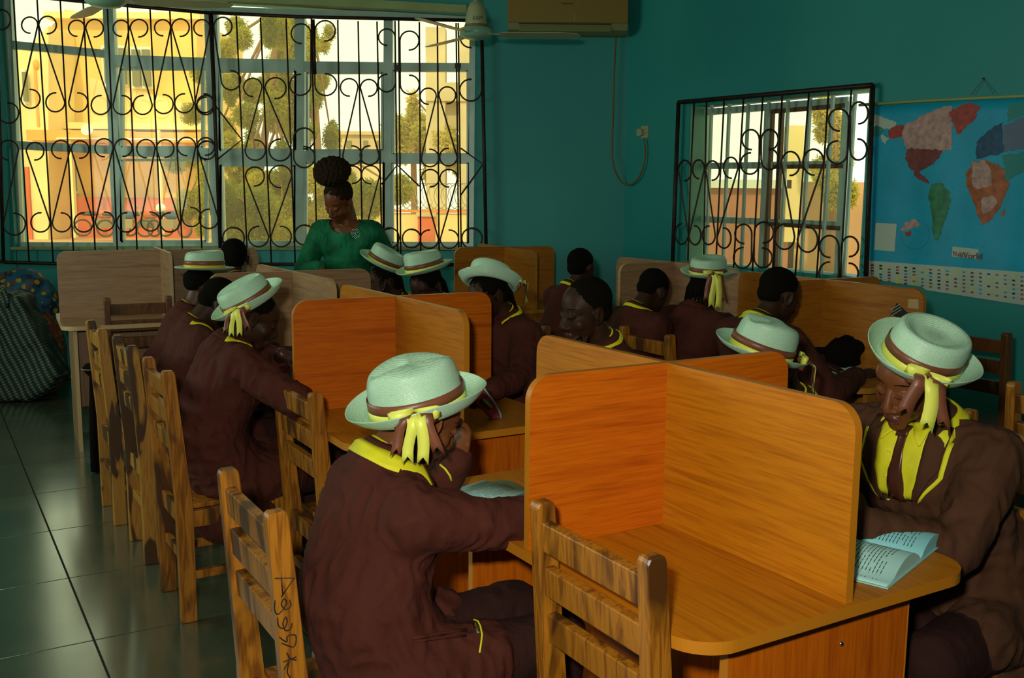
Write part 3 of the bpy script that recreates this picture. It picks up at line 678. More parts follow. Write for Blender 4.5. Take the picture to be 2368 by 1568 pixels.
for i in range(n): bm.faces.new((a_[i], b_[i], b_[(i + 1) % n], a_[(i + 1) % n]))
child_of(mk('wall', bm, MAT['yellow_render']), house)
bm = bmesh.new(); pts = [aty(u, v, YH - 2) for u, v in ((-60, 560), (112, 560), (112, 60), (66, 110), (-60, 130))]
n = len(pts); a_ = [bm.verts.new(p) for p in pts]; b_ = [bm.verts.new(p + V((0, 4, 0))) for p in pts]
bm.faces.new(a_); bm.faces.new(b_[::-1])
for i in range(n): bm.faces.new((a_[i], b_[i], b_[(i + 1) % n], a_[(i + 1) % n]))
child_of(mk('wall', bm, MAT['pale_render']), house)
hp('plinth_wall', 'red_render', (-60, 385, 75, 560, YH - 2.1, .3), (75, 455, 460, 560, YH - .3, .4))
hp('cornice', 'pale_render', (60, 282, 470, 300, YH - .9, 1.2), (100, 26, 462, 44, YH - .4, .8))
hp('canopy', 'canopy_sheet', (60, 300, 300, 326, YH - 2.4, 2.4), (300, 305, 475, 330, YH - 2.0, 2))
hp('canopy_edge', 'white_frame', (130, 318, 470, 324, YH - 2.6, .2))
for r_ in ((233, 105, 296, 200), (298, 108, 352, 205), (92, 368, 126, 440), (135, 365, 180, 448), (106, 135, 120, 218), (48, 160, 62, 240), (322, 360, 345, 372)):
    f_ = hp('window', 'white_frame', (*r_, YH - (2.2 if r_[0] < 70 else .15), .25))
    bm = bmesh.new(); hq(bm, r_[0] + 5, r_[1] + 6, (r_[0] + r_[2]) / 2 - 1, r_[3] - 6, YH - (2.3 if r_[0] < 70 else .3), .2); hq(bm, (r_[0] + r_[2]) / 2 + 2, r_[1] + 6, r_[2] - 5, r_[3] - 6, YH - (2.3 if r_[0] < 70 else .3), .2)
    o = mk('window_pane', bm, MAT['dark_glass']); o.parent = f_; 
bm = bmesh.new(); hq(bm, 77, 150, 91, 292, YH - 2.05, .3); child_of(mk('doorway', bm, MAT['canopy_sheet']), house)
bm = bmesh.new(); c_ = aty(84, 150, YH - 2.0); bm_ball(bm, c_, (.11, .1, .18)); child_of(mk('arch', bm, MAT['canopy_sheet'], smooth=True), house)
for u in (366, 162): hp('post', 'pale_render', (u, 300, u + 6, 550, YH - 2.4, .2))
bm = bmesh.new(); bm_lathe(bm, [(0, 0), (.13, .02), (.2, .06)], 16, Matrix.Translation(aty(203, 301, YH - 2.8)) @ Matrix.Rotation(R(70), 4, 'X')); child_of(mk('satellite_dish', bm, MAT['white_frame']), house)
for i, (u, Y) in enumerate(((238, 33), (290, 32.5), (342, 33), (392, 32.5))):
    base = aty(u, 540, Y); base.z = 0; g = thing('motorcycle', ['motorcycle parked at the left end of the row', 'second motorcycle from the left in the yard', 'third motorcycle from the left in the yard', 'motorcycle with the white helmet at the right end of the row'][i], 'motorcycle', (base.x, Y, base.z), R(25 - 15 * i), 'motorcycles parked before the yellow house')
    for sx in (-.6, .6):
        bm = bmesh.new(); bm_tube(bm, [(sx + .26 * math.cos(a / 8 * math.pi), 0, .3 + .26 * math.sin(a / 8 * math.pi)) for a in range(16)], .035, 6, closed=True); mk('wheel', bm, MAT['shoe_black'], g)
    bm = bmesh.new(); bm_ball(bm, (.1, 0, .72), (.28, .13, .14)); mk('fuel_tank', bm, [MAT['red_render'], MAT['map_navy']][i % 2], g)
    bm = bmesh.new(); bm_ball(bm, (-.35, 0, .75), (.36, .13, .08)); mk('seat', bm, MAT['shoe_black'], g)
    bm = bmesh.new(); bm_tube(bm, [(.6, 0, .3), (.42, 0, .95), (.35, .3, 1.02)], .025); bm_tube(bm, [(.42, 0, .95), (.35, -.3, 1.02)], .025); bm_box(bm, (0, 0, .45), (.5, .2, .3)); mk('frame', bm, MAT['wire'], g)
    if i == 3: bm = bmesh.new(); bm_ball(bm, (-.3, 0, .95), .16); mk('helmet', bm, MAT['white_frame'], g)
def tree(name, label, clusters, trunk, m, n, size, seed, group=None, cat='tree'):
    """clusters: (u,v,Y, ru,rv) in view units at depth Y"""
    rr = random.Random(seed); trunk[0].z = 0; root = thing(name, label, cat, (trunk[0].x, trunk[0].y, trunk[0].z), 0, group)
    bm = bmesh.new(); bm_tube(bm, trunk, [.10 - .07 * i / (len(trunk) - 1) for i in range(len(trunk))], 7)
    for (u, v, Y, ru, rv) in clusters[::4]:
        c = aty(u, v, Y); t = trunk[min(len(trunk) - 1, 1 + rr.randrange(len(trunk) - 1))]; bm_tube(bm, [t, (t + c) / 2 + V((0, 0, .1)), c], [.03, .02, .01], 5)
    child_of(mk('trunk', bm, MAT['bark']), root)
    vs, fs = [], []; tot = sum(c[3] * c[4] for c in clusters)
    for (u, v, Y, ru, rv) in clusters:
        c = aty(u, v, Y); k = Y / FPX
        for _ in range(int(n * ru * rv / tot)):
            while True:
                d = V((rr.uniform(-1, 1), rr.uniform(-1, 1), rr.uniform(-1, 1)))
                if d.length < 1: break
            p = c + V((d.x * ru * k, d.y * ru * k * .8, d.z * rv * k))
            a = V((rr.gauss(0, .8), rr.gauss(0, .8), -.6 + rr.gauss(0, .7))).normalized() * size * rr.uniform(.6, 1.5); b = a.orthogonal().normalized(); b.rotate(Matrix.Rotation(rr.uniform(0, 6.28), 3, a)); b *= size * .16
            i = len(vs); vs += [p - b * .4, p + a * .5 - b, p + a, p + a * .5 + b]; fs.append((i, i + 1, i + 2, i + 3))
    me = bpy.data.meshes.new('foliage'); me.from_pydata([v - root.location for v in vs], [], fs); me.materials.append(MAT[m])
    o = bpy.data.objects.new('foliage', me); C.objects.link(o); o.parent = root; tag(o, kind='stuff'); return root
rr = random.Random(5)
cl = [(rr.uniform(520, 700), rr.uniform(60, 560), rr.uniform(15, 18), rr.uniform(16, 34), rr.uniform(20, 45)) for _ in range(64)] + [(rr.uniform(400, 500), rr.uniform(150, 540), rr.uniform(17, 19), rr.uniform(16, 28), rr.uniform(22, 45)) for _ in range(10)]
tree('conifer', 'tall drooping evergreen with open crown filling the middle of the wide window', cl, [aty(590, 620, 17), aty(600, 400, 17), aty(630, 200, 17), aty(640, 20, 17)], 'olive_leaf', 130000, .055, 1)
cl = [(rr.uniform(690, 780), rr.uniform(60, 560), rr.uniform(15, 17), rr.uniform(12, 26), rr.uniform(16, 36)) for _ in range(30)] + [(rr.uniform(700, 960), rr.uniform(400, 570), rr.uniform(14, 16), rr.uniform(25, 45), rr.uniform(25, 45)) for _ in range(10)]
tree('conifer', 'feathery evergreen behind the woman in green, to the right of the tall one', cl, [aty(740, 620, 16), aty(735, 350, 16), aty(720, 60, 16)], 'olive_leaf', 70000, .05, 2)
cl = [(rr.uniform(905, 1085), rr.uniform(290, 400), rr.uniform(24, 27), rr.uniform(20, 38), rr.uniform(20, 40)) for _ in range(12)] + [(955, 250, 25, 12, 40), (945, 300, 25, 20, 30)]
tree('leafy_tree', 'hazy broad tree beyond the compound wall and its concrete pillars', cl, [aty(960, 520, 25), aty(955, 300, 25), aty(953, 220, 25)], 'bright_leaf', 26000, .12, 3)
cl = [(rr.uniform(500, 680), rr.uniform(430, 570), rr.uniform(12.5, 13.5), rr.uniform(25, 45), rr.uniform(25, 45)) for _ in range(12)]
tree('garden_shrub', 'olive green shrub just outside the window, left of the woman in green', cl, [aty(600, 640, 13), aty(600, 560, 13), aty(600, 500, 13)], 'olive_leaf', 32000, .045, 4, cat='shrub')
# compound wall, razor wire, unfinished pillars, far house
YC = 20.0
cw = thing('compound_wall', 'pale yellow yard wall with an orange coping and a red pier', 'wall', aty(980, 600, YC))
def cp(name, m, *rects):
    bm = bmesh.new()
    for r_ in rects: hq(bm, *r_)
    return child_of(mk(name, bm, MAT[m]), cw)
cp('wall_face', 'pale_render', (760, 492, 1260, 640, YC, .25)); cp('coping', 'orange_cap', (760, 484, 1260, 494, YC - .05, .35)); cp('pier', 'red_render', (966, 500, 1004, 640, YC - .2, .4)); cp('pier_cap', 'concrete', (962, 492, 1008, 501, YC - .25, .5))
rz = thing('razor_wire', 'coils of razor wire along the top of the yellow yard wall', 'wire', aty(980, 484, YC)); bm = bmesh.new()
for u in range(900, 1100, 16):
    c = aty(u, 455, YC + .1); bm_tube(bm, [c + V((.26 * math.cos(a * .45) + a * .006, .1 * math.sin(a * .3), .27 * math.sin(a * .45))) for a in range(14)], .008, 4, closed=True)
child_of(mk('coil', bm, MAT['wire']), rz)
up = thing('concrete_frame', 'unfinished beige concrete pillars joined by a beam beyond the yard wall', 'building', aty(1030, 500, 24))
for nm, r_ in (('pillar', (984, 62, 1030, 500)), ('pillar', (1062, 62, 1105, 500)), ('beam', (984, 190, 1105, 234)), ('plank_wall', (1030, 232, 1062, 300))):
    bm = bmesh.new(); hq(bm, *r_, 24 + (.3 if nm == 'plank_wall' else -.06 if nm == 'beam' else 0), .6); child_of(mk(nm, bm, MAT['concrete']), up)
fh = thing('distant_house', 'low beige house far away, seen between the trees', 'house', aty(835, 350, 50))
for nm, m_, r_ in (('wall', 'concrete', (770, 310, 892, 522)), ('roof', 'concrete', (764, 303, 898, 312)), ('window', 'dark_glass', (800, 325, 812, 342)), ('window', 'dark_glass', (840, 325, 850, 340)), ('window', 'dark_glass', (868, 325, 876, 340))):
    bm = bmesh.new(); hq(bm, *r_, 50 - (.2 if nm != 'wall' else 0), .8); child_of(mk(nm, bm, MAT[m_]), fh)
# beyond the right-hand window
plain('brown_render', (.40, .15, .07), .85, noise_s=1.2, noise_a=.3); plain('tan_render', (.50, .28, .11), .85, noise_s=1, noise_a=.25)
nb = thing('neighbour_wall', 'rust red boundary wall with a pale coping outside the right window', 'wall', aty(1720, 640, 13))
for nm, m_, r_ in (('wall_face', 'brown_render', (1560, 434, 1830, 700)), ('wall_face', 'tan_render', (1830, 420, 2100, 700)), ('coping', 'white_frame', (1560, 414, 1830, 436)), ('post', 'pale_render', (1826, 290, 1848, 560))):
    bm = bmesh.new(); hq(bm, *r_, 13 - (.1 if nm != 'wall_face' else 0), .3); child_of(mk(nm, bm, MAT[m_]), nb)
gh = thing('garden_shed', 'small hut with a pale pitched roof beyond the right window', 'shed', aty(1860, 640, 16))
bm = bmesh.new(); hq(bm, 1835, 425, 1960, 700, 16, 2.0); child_of(mk('wall', bm, MAT['pale_render']), gh)
bm = bmesh.new(); q = [aty(1815, 430, 15.6), aty(1925, 425, 15.6), aty(1890, 385, 17.5), aty(1850, 385, 17.5)]; bm.faces.new([bm.verts.new(p) for p in q]); bmesh.ops.solidify(bm, geom=bm.faces[:], thickness=.08); child_of(mk('roof', bm, MAT['white_frame']), gh)
cl = [(rr.uniform(1890, 1960), rr.uniform(240, 470), rr.uniform(11.5, 12.5), rr.uniform(14, 28), rr.uniform(18, 40)) for _ in range(12)]
tree('leafy_tree', 'yellow green tree at the right edge of the smaller window', cl, [aty(1925, 640, 12), aty(1925, 400, 12), aty(1930, 260, 12)], 'bright_leaf', 20000, .055, 6)

# ================================================================== STUDY DESKS
plain('screw', (.6, .65, .5), .25, 1.0)
def make_desk(name, label, loc, rot, lam='orange', hA=.38, hB=.56, zt=.755, zp=1.14, group='carrel desks with cross shaped partitions', ea=.25, swap=False):
    d = thing(name, label, 'desk', loc, R(-rot), group)
    L = lambda ax: MAT[lam + '_laminate_' + ax]; E = MAT[lam + '_edge']
    bm = bmesh.new(); bm_prism(bm, rrect(-hA - .005, -hB, hA + .005, hB, (.09,) * 4, 14), .024, Matrix.Translation((0, 0, zt - .012)), 0, 1)
    mk('table_top', bm, [L('Y'), E], d)
    YZ = Matrix(((0, 0, 1, 0), (1, 0, 0, 0), (0, 1, 0, 0), (0, 0, 0, 1))); XZ = Matrix(((1, 0, 0, 0), (0, 0, -1, 0), (0, 1, 0, 0), (0, 0, 0, 1)))
    rc = .055
    bm = bmesh.new(); bm_prism(bm, rrect(-hB + .01, zt + .0005, hB - .01, zp, (0, 0, rc, rc), 14), .019, YZ, 0, 1); mk('long_partition', bm, [L('Y'), E], d)
    bm = bmesh.new(); bm_prism(bm, rrect(-hA, zt + .0005, hA, zp + .0005, (0, 0, rc, rc), 14), .019, XZ, 0, 1); mk('cross_partition', bm, [L('X'), E], d)
    for s in (-1, 1):
        bm = bmesh.new(); bm_box(bm, (0, s * (hB - .075), (zt - .024) / 2), (2 * ea, .019, zt - .0245)); o = mk('end_panel', bm, L('Z'), d)
        for t in (-1, 1):
            bm = bmesh.new(); bm_box(bm, (t * (ea + .001), s * (hB - .075), (zt - .024) / 2), (.003, .021, zt - .0245)); mk('edge_band', bm, E, o)
    bm = bmesh.new(); bm_box(bm, (0, 0, (zt - .024 + .22) / 2), (.018, 2 * hB - .17, zt - .244)); mk('centre_panel', bm, L('Z'), d)
    return d
d1 = make_desk('study_desk', 'glossy orange wooden carrel desk in the foreground with an empty front booth', (J1.x + .002, J1.y, 0), -31.0, zp=1.137)
bm = bmesh.new(); bm_lathe(bm, [(0, .003), (.004, .003), (.005, 0)], 12, Matrix.Translation((.05, -.56 + .075 - .0105, .64)) @ Matrix.Rotation(R(90), 4, 'X')); mk('screw', bm, MAT['screw'], d1)
d2 = make_desk('study_desk', 'orange carrel desk directly behind the front desk, beside the girl propping her book', (-.421, 3.64, 0), -30.3, zp=1.147, hA=.39)
d3 = make_desk('study_desk', 'paler brown carrel desk just before the woman in green', (-1.055, 4.82, 0), -31.2, 'pale', zp=1.142, hA=.40)
d4 = make_desk('study_desk', 'pale brown carrel desk at the far left beside the patterned bags', (-2.16, 6.2, 0), -26.7 - 90, 'pale', hA=.38, hB=.60, zp=1.16)
d5 = make_desk('study_desk', 'orange brown carrel desk by the wall right of the wide window', (-.053, 7.15, 0), -22.3, 'brown', zp=1.143)
d6 = make_desk('study_desk', 'carrel desk with a black sticker and black bag under the world map', (1.43, 4.62, 0), -30.2, 'brown', zp=1.14)
d7 = make_desk('study_desk', 'carrel desk in the corner left of the smaller window', (.918, 5.72, 0), -29.5, 'pale', zp=1.14)
# black diamond sticker and a tape mark on the desk under the map
bm = bmesh.new(); bm_prism(bm, [(-.085, -.020), (-.02, .022), (.01, -.03), (-.045, -.045)], .0012, Matrix(((0, 0, 1, 0), (1, 0, 0, 0), (0, 1, 0, 0), (0, 0, 0, 1))))
o = mk('sticker', bm, MAT['ink'], d6, loc=(-.0103, -.40, 1.05))
for k in range(3):
    bm = bmesh.new(); bm_box(bm, (-.001, -.025 - .004 * k + .01, .004 - .011 * k), (.0006, .055, .003), Euler((R(-32), 0, 0)).to_matrix()); mk('sticker_lettering', bm, MAT['ivory_plastic'], o)
bm = bmesh.new(); bm_prism(bm, [(-.025, -.018), (.03, -.02), (.028, .018), (-.02, .022)], .001, Matrix(((0, 0, 1, 0), (1, 0, 0, 0), (0, 1, 0, 0), (0, 0, 0, 1))))
mk('tape_piece', bm, MAT['pale_edge'], d6, loc=(-.0103, -.505, 1.075))

# ================================================================== WOODEN CHAIRS
def make_chair(label, a, b, face, mat='teak', h=.91, w=.37, loc=None, group='slatted wooden school chairs', topz=0):
    """origin on the floor midway between the back posts, sitter looks along local +X"""
    p = AB(a, b) if loc is None else V(loc)
    c = thing('wooden_chair', label, 'chair', (p.x, p.y, 0), R(90 - face), group); M = MAT[mat]
    XZ = lambda y: Matrix(((1, 0, 0, 0), (0, 0, 1, y), (0, 1, 0, 0), (0, 0, 0, 1)))
    for s in (-1, 1):
        y = s * (w / 2 - .017)
        bm = bmesh.new(); bm_prism(bm, [(-.030, 0), (.026, 0), (.024, .42), (-.018, h - .012), (-.024, h), (-.056, h), (-.062, h - .012), (-.032, .44)], .032, XZ(y))
        bmesh.ops.bevel(bm, geom=[e for e in bm.edges], offset=.003, segments=1, affect='EDGES')
        mk('back_post', bm, [M], c)
        bm = bmesh.new(); bm_box(bm, (.335, y, .205), (.04, .036, .41), bevel=.003); mk('front_leg', bm, M, c)
        bm = bmesh.new(); bm_box(bm, (.17, y, .17), (.30, .022, .03), bevel=.002); mk('side_stretcher', bm, M, c)
        bm = bmesh.new(); bm_box(bm, (.165, y, .375), (.30, .024, .06), bevel=.002); mk('side_rail', bm, M, c)
    for k, z in enumerate((h - .07, h - .165, h - .265)):
        x = -.002 - .042 * (z - .42) / (h - .42)
        bm = bmesh.new(); bm_box(bm, (x, 0, z), (.024, w - .06, .062), Euler((0, R(-4.5), 0)).to_matrix(), bevel=.003); mk('back_slat', bm, M, c)
    for x, z in ((.335, .27), (0.0, .22)):
        bm = bmesh.new(); bm_box(bm, (x, 0, z), (.022, w - .065, .032), bevel=.002); mk('cross_stretcher', bm, M, c)
    for x in (.345, -.004):
        bm = bmesh.new(); bm_box(bm, (x, 0, .375), (.024, w - .065, .06), bevel=.002); mk('seat_rail', bm, M, c)
    for k in range(3):
        bm = bmesh.new(); bm_box(bm, (.055 + .125 * k + .03, 0, .414), (.122, w - .005 if k else w - .068, .018), bevel=.003); mk('seat_board', bm, M, c)
    return c
PA_, PB_ = 59.34, 239.34
ch1 = make_chair('empty brown chair tucked into the front booth of the foreground desk', -.385, -.315, PA_, 'teak', w=.385)
cw_ = make_chair('chair with handwriting on its rear post, behind the girl in the foreground hat', -.865, .245, PA_, 'teak', w=.38, h=.905)
ch2 = make_chair('empty chair tucked under the second desk, left of the foreground hat', -.375, 1.405, PA_, 'teak', w=.40, h=.89)
ch3 = make_chair('light wooden chair holding the girl who leans on the second desk', -.72, 1.89, PA_, 'teak', w=.36)
ch4 = make_chair('mottled two tone chair behind the light one, middle of the left file', -.72, 2.54, PA_, 'streaked_teak', w=.36)
ch5 = make_chair('dark streaked chair at the far end of the left file', -.745, 3.12, PA_, 'streaked_teak', w=.36)
p = AB(-.54, 4.40)
ch6 = make_chair('empty slatted chair facing the far left desk', 0, 0, -26.7 + 90 - 90, 'dark_wood', loc=(p.x + .17, p.y + .02, 0), w=.37)
ch7 = make_chair('chair under the student with the brown tie, cut by the right edge', 1.0, -.235, PB_, 'teak', w=.38, h=.93)
ch8 = make_chair('chair with a khaki cushion behind it at the right edge', 1.66, .30, PB_, 'teak', w=.38, h=.90) if 0 else make_chair('chair standing at the right edge with a khaki satchel on its seat', 0, 0, 60, 'teak', loc=(1.80, 3.18, 0), w=.38)
ch9 = make_chair('dark reddish chair standing against the teal wall under the map', 0, 0, 60, 'dark_wood', loc=(2.205, 4.70, 0), w=.36)
ch10 = make_chair('chair of the girl seated before the right window', 1.44, 1.85, PA_, 'dark_wood' if 0 else 'teak', h=.90)
ch11 = make_chair('chair of the boy bent at the corner desk', 1.62, 2.42, PA_, 'teak', h=.90)
ch12 = make_chair('chair of the tall boy with the yellow collar', 1.49, 1.20, PA_, 'teak', h=.88)
ch13 = make_chair('chair behind the girl in the curled brim hat', .98, 1.95, PB_, 'dark_wood', h=.91)
# handwriting down the rear post of the marked chair
def scrawl(strokes, parent, x0, y, z0, sx, sz, m):
    bm = bmesh.new()
    for st in strokes: bm_tube(bm, [(x0 + px * sx, y, z0 - py * sz) for px, py in st], .0013, 4)
    return mk('handwriting', bm, m, parent)
ST = [[(.03, .0), (.95, .03), (.3, .18)], [(.33, .0), (.38, .16)]]
SC = [[(.0, .2), (-.03, .28), (.1, .33), (.35, .3), (.55, .24), (.42, .2), (.3, .25), (.5, .3), (.75, .28), (.7, .22)], [(.1, .36), (.15, .44), (.4, .47), (.55, .42), (.5, .37), (.35, .42), (.45, .49), (.7, .49), (.8, .44)],
      [(.15, .54), (.5, .6), (.55, .55), (.95, .56), (.85, .66), (.25, .6)], [(.3, .78), (.6, .77), (.95, .76)], [(.5, .7), (.65, .76), (.95, .79)], [(.6, .78), (.45, .82), (.35, .85)], [(.6, .78), (.5, .88), (.65, .95), (.6, .98)]]
SC = [[(q.x, q.y) for q in spline([(x, y, 0) for x, y in s_], 5)] for s_ in SC]
scrawl(ST + SC, cw_, -.052, -.19 - .0013, .775, .042, .225, MAT['ink'])
bm = bmesh.new()
for z in (.43, .38, .33): bm_ball(bm, (0, -.19, z), .003)
mk('nail_hole', bm, MAT['ink'], cw_)
plain('khaki', (.22, .19, .08), .9, bmp=.3, bscale=80)

# ================================================================== HATS
HATN = [0]
def crownR(th, k=1.0): return k
def make_hat(parent, center, upv, front, s=1.0, style='flat', bow=None, tail=.10, tails_dir=None, curl=1.0, side='satin', yellow='lime_satin', tails=((1, -.036, .85), (0, -.013, 1.05), (0, .015, 1.0), (1, .040, .8)), tw=.023):
    """center = middle of the brim plane (world); front = azimuth of the hat front"""
    z = V(upv).normalized(); y = azv(front); y = (y - z * y.dot(z)).normalized(); x = y.cross(z)
    Mx = Matrix((x, y, z)).transposed().to_4x4(); Mx = Matrix.Translation(center) @ Mx
    RX, RY, Hh = .083 * s, .097 * s, .088 * s
    NT = 56
    prof = [(0, 1.0, 'c'), (.25, 1.0, 'c'), (.5, 1.0, 'c'), (.72, 1.0, 'c'), (.86, 1.0, 'c'), (.95, .975, 'c'), (1.0, .90, 'c'), (1.015, .75, 'c'), (1.02, .5, 'c'), (1.03, .25, 'c'), (1.045, .05, 'c'), (1.07, 0.0, 'b'),
            (1.18, -.03, 'b'), (1.30, -.01, 'b'), (1.42, .05, 'b'), (1.51, .14, 'b'), (1.55, .24, 'b'), (1.565, .31, 'b')]
    bm = bmesh.new(); rings = []
    for j, (r, h, t) in enumerate(prof):
        if r == 0: 
            rings.append(None); continue
        ring = []
        for k in range(NT):
            th = 2 * math.pi * k / NT; c_, s_ = math.sin(th), math.cos(th)     # c_ = right, s_ = front
            rr_ = r; hh = h * Hh
            if t == 'c':
                if style == 'flat': hh += Hh * (-.16 * max(0, 1 - (r / .7) ** 2) ) + (Hh * .10 * s_ * r if h > .5 else 0)
                elif style == 'crease': hh += -Hh * .26 * math.exp(-(r * c_ / .22) ** 2) * (1 if r < .93 else 0) * (1 - .2 * r) + Hh * .05 * (1 - r)
                elif style == 'telescope': hh += -Hh * .27 * (1 / (1 + math.exp((r - .66) * 14))) + Hh * .10 * (1 / (1 + math.exp((r - .30) * 18)))
                elif style == 'dome': hh += Hh * .22 * math.sqrt(max(0, 1 - min(1, r) ** 2)) - Hh * .14 * math.exp(-((r * c_) / .25) ** 2) * (1 if r < .95 else 0) + Hh * .03 * math.sin(3 * th)
                if h > .3: rr_ = r * (.95 if h > .8 else .975)
                if style in ('crease', 'dome') and .4 < h < .99: rr_ *= 1 - .07 * max(0, s_) ** 2 * abs(c_) * 2.0
            else:
                q = (r - 1.07) / .495
                cu = curl * (1.0 + .35 * abs(c_) - .25 * abs(s_))
                hh = Hh * (-.03 * math.sin(min(1, q) * math.pi) + .40 * cu * max(0, q - .15) ** 1.7)
                rr_ = 1.07 + (r - 1.07) * (1 - .10 * max(0, cu - 1))
            ring.append(bm.verts.new((rr_ * RX * c_, rr_ * RY * s_, hh)))
        rings.append(ring)
    h0 = sum(v.co.z for v in rings[1]) / NT
    cv = bm.verts.new((0, 0, h0))
    for k in range(NT): bm.faces.new((cv, rings[1][k], rings[1][(k + 1) % NT]))
    for j in range(1, len(rings) - 1):
        for k in range(NT): bm.faces.new((rings[j][k], rings[j + 1][k], rings[j + 1][(k + 1) % NT], rings[j][(k + 1) % NT]))
    inv = parent.matrix_world.inverted() if 0 else Matrix.Translation(-parent.location)
    hat = mk('hat', bm, MAT['straw'], parent, smooth=True); hat.matrix_local = inv @ Mx
    m = hat.modifiers.new('s', 'SOLIDIFY'); m.thickness = .0025; m.offset = -1
    m = hat.modifiers.new('ss', 'SUBSURF'); m.levels = 1; m.render_levels = 1
    def band(z0, z1, mat, k=1.0):
        bm = bmesh.new(); A = []
        for zz in (z0, (z0 + z1) / 2, z1):
            f = 1.045 - .03 * (zz / .7) + .034; f *= k
            A.append([bm.verts.new((f * RX * math.sin(2 * math.pi * i / 48), f * RY * math.cos(2 * math.pi * i / 48), zz * Hh)) for i in range(48)])
        for j in range(2):
            for i in range(48): bm.faces.new((A[j][i], A[j + 1][i], A[j + 1][(i + 1) % 48], A[j][(i + 1) % 48]))
        b = mk('hat_band', bm, MAT[mat], hat, smooth=True); q = b.modifiers.new('s', 'SOLIDIFY'); q.thickness = .0012; return b
    band(.03, .27, yellow); band(.26, .50, 'brown_satin', 1.003)
    if bow is not None:
        th = R(bow); out = V((math.sin(th), math.cos(th), 0)); tan = V((math.cos(th), -math.sin(th), 0)); up = V((0, 0, 1))
        base = V((math.sin(th) * RX * 1.08, math.cos(th) * RY * 1.08, Hh * .28)) + out * .006
        W3 = Mx.to_3x3().inverted()
        dn = (W3 @ V((0, 0, -1))).normalized()
        mats = [MAT[yellow], MAT['brown_satin']]
        def strip3(bm, pts, wv, width, mi, notch=True):
            rows = []
            for i, p in enumerate(pts):
                w = wv[i] if isinstance(wv, list) else wv
                w = w * width / 2; e = V((0, 0, 0))
                if notch and i == len(pts) - 1:
                    d = (pts[-1] - pts[-2]).normalized()
                    rows.append([bm.verts.new(p - w + d * .012), bm.verts.new(p - d * .008), bm.verts.new(p + w + d * .006)])
                else: rows.append([bm.verts.new(p - w), bm.verts.new(p), bm.verts.new(p + w)])
            for i in range(len(rows) - 1):
                for k in range(2):
                    f = bm.faces.new((rows[i][k], rows[i][k + 1], rows[i + 1][k + 1], rows[i + 1][k])); f.material_index = mi; f.smooth = True
        bm = bmesh.new()
        for sg in (-1, 1):          # two soft loops, yellow with a brown edge
            for mi, off, ll in ((0, .007, 1.0), (1, -.012, .85)):
                L = .052 * s * ll
                pts = [base + tan * (sg * L * t_) + out * (.006 + h_ * s) + up * off * (1 if sg > 0 else .4) for t_, h_ in ((0, .006), (.35, .016), (.8, .018), (1.0, .009), (.85, .002), (.4, .001), (0, .003))]
                strip3(bm, pts, up, .022 * s, mi, False)
        b = mk('ribbon_bow', bm, mats, hat); q = b.modifiers.new('s', 'SOLIDIFY'); q.thickness = .001
        bm = bmesh.new(); bm_ball(bm, base + out * .012, (.012, .012, .012), sub=2); mk('ribbon_knot', bm, MAT['brown_satin'], hat, smooth=True)
        wt = tan; rb = 1.57 * (RX * abs(math.sin(th)) + RY * abs(math.cos(th)))
        rim = V((math.sin(th), math.cos(th), 0)) * (1.59 * math.hypot(RX * math.sin(th), RY * math.cos(th)))
        rim.z = Hh * .40 * curl * .85
        horiz = (W3 @ V((0, 0, 1))); outw = out - horiz * out.dot(horiz); outw.normalize()
        for i, (mi, lat, ln) in enumerate(tails):
            bm = bmesh.new(); l0 = tail * ln
            a0 = base + out * .012 + tan * lat * .2; a1 = rim + tan * lat * .6 + up * .004; a0_ = (a0 + a1) / 2 + up * .004
            lh = tan - horiz * tan.dot(horiz); pts = [a0, a0_, a1] + [a1 + outw * (.006 + (0 if mi else .004) + .003 * math.sin(q_ * 3 + i)) + dn * (l0 * q_) + lh * (lat * .6 * q_ + .003 * math.sin(q_ * 5 + i * 2)) for q_ in (.12, .3, .5, .7, .85, 1.0)]
            strip3(bm, pts, (tan + dn * .12 * (i - 1.5)).normalized(), tw * s, mi)
            b = mk('ribbon_tail', bm, mats, hat); q = b.modifiers.new('s', 'SOLIDIFY'); q.thickness = .001
    return hat

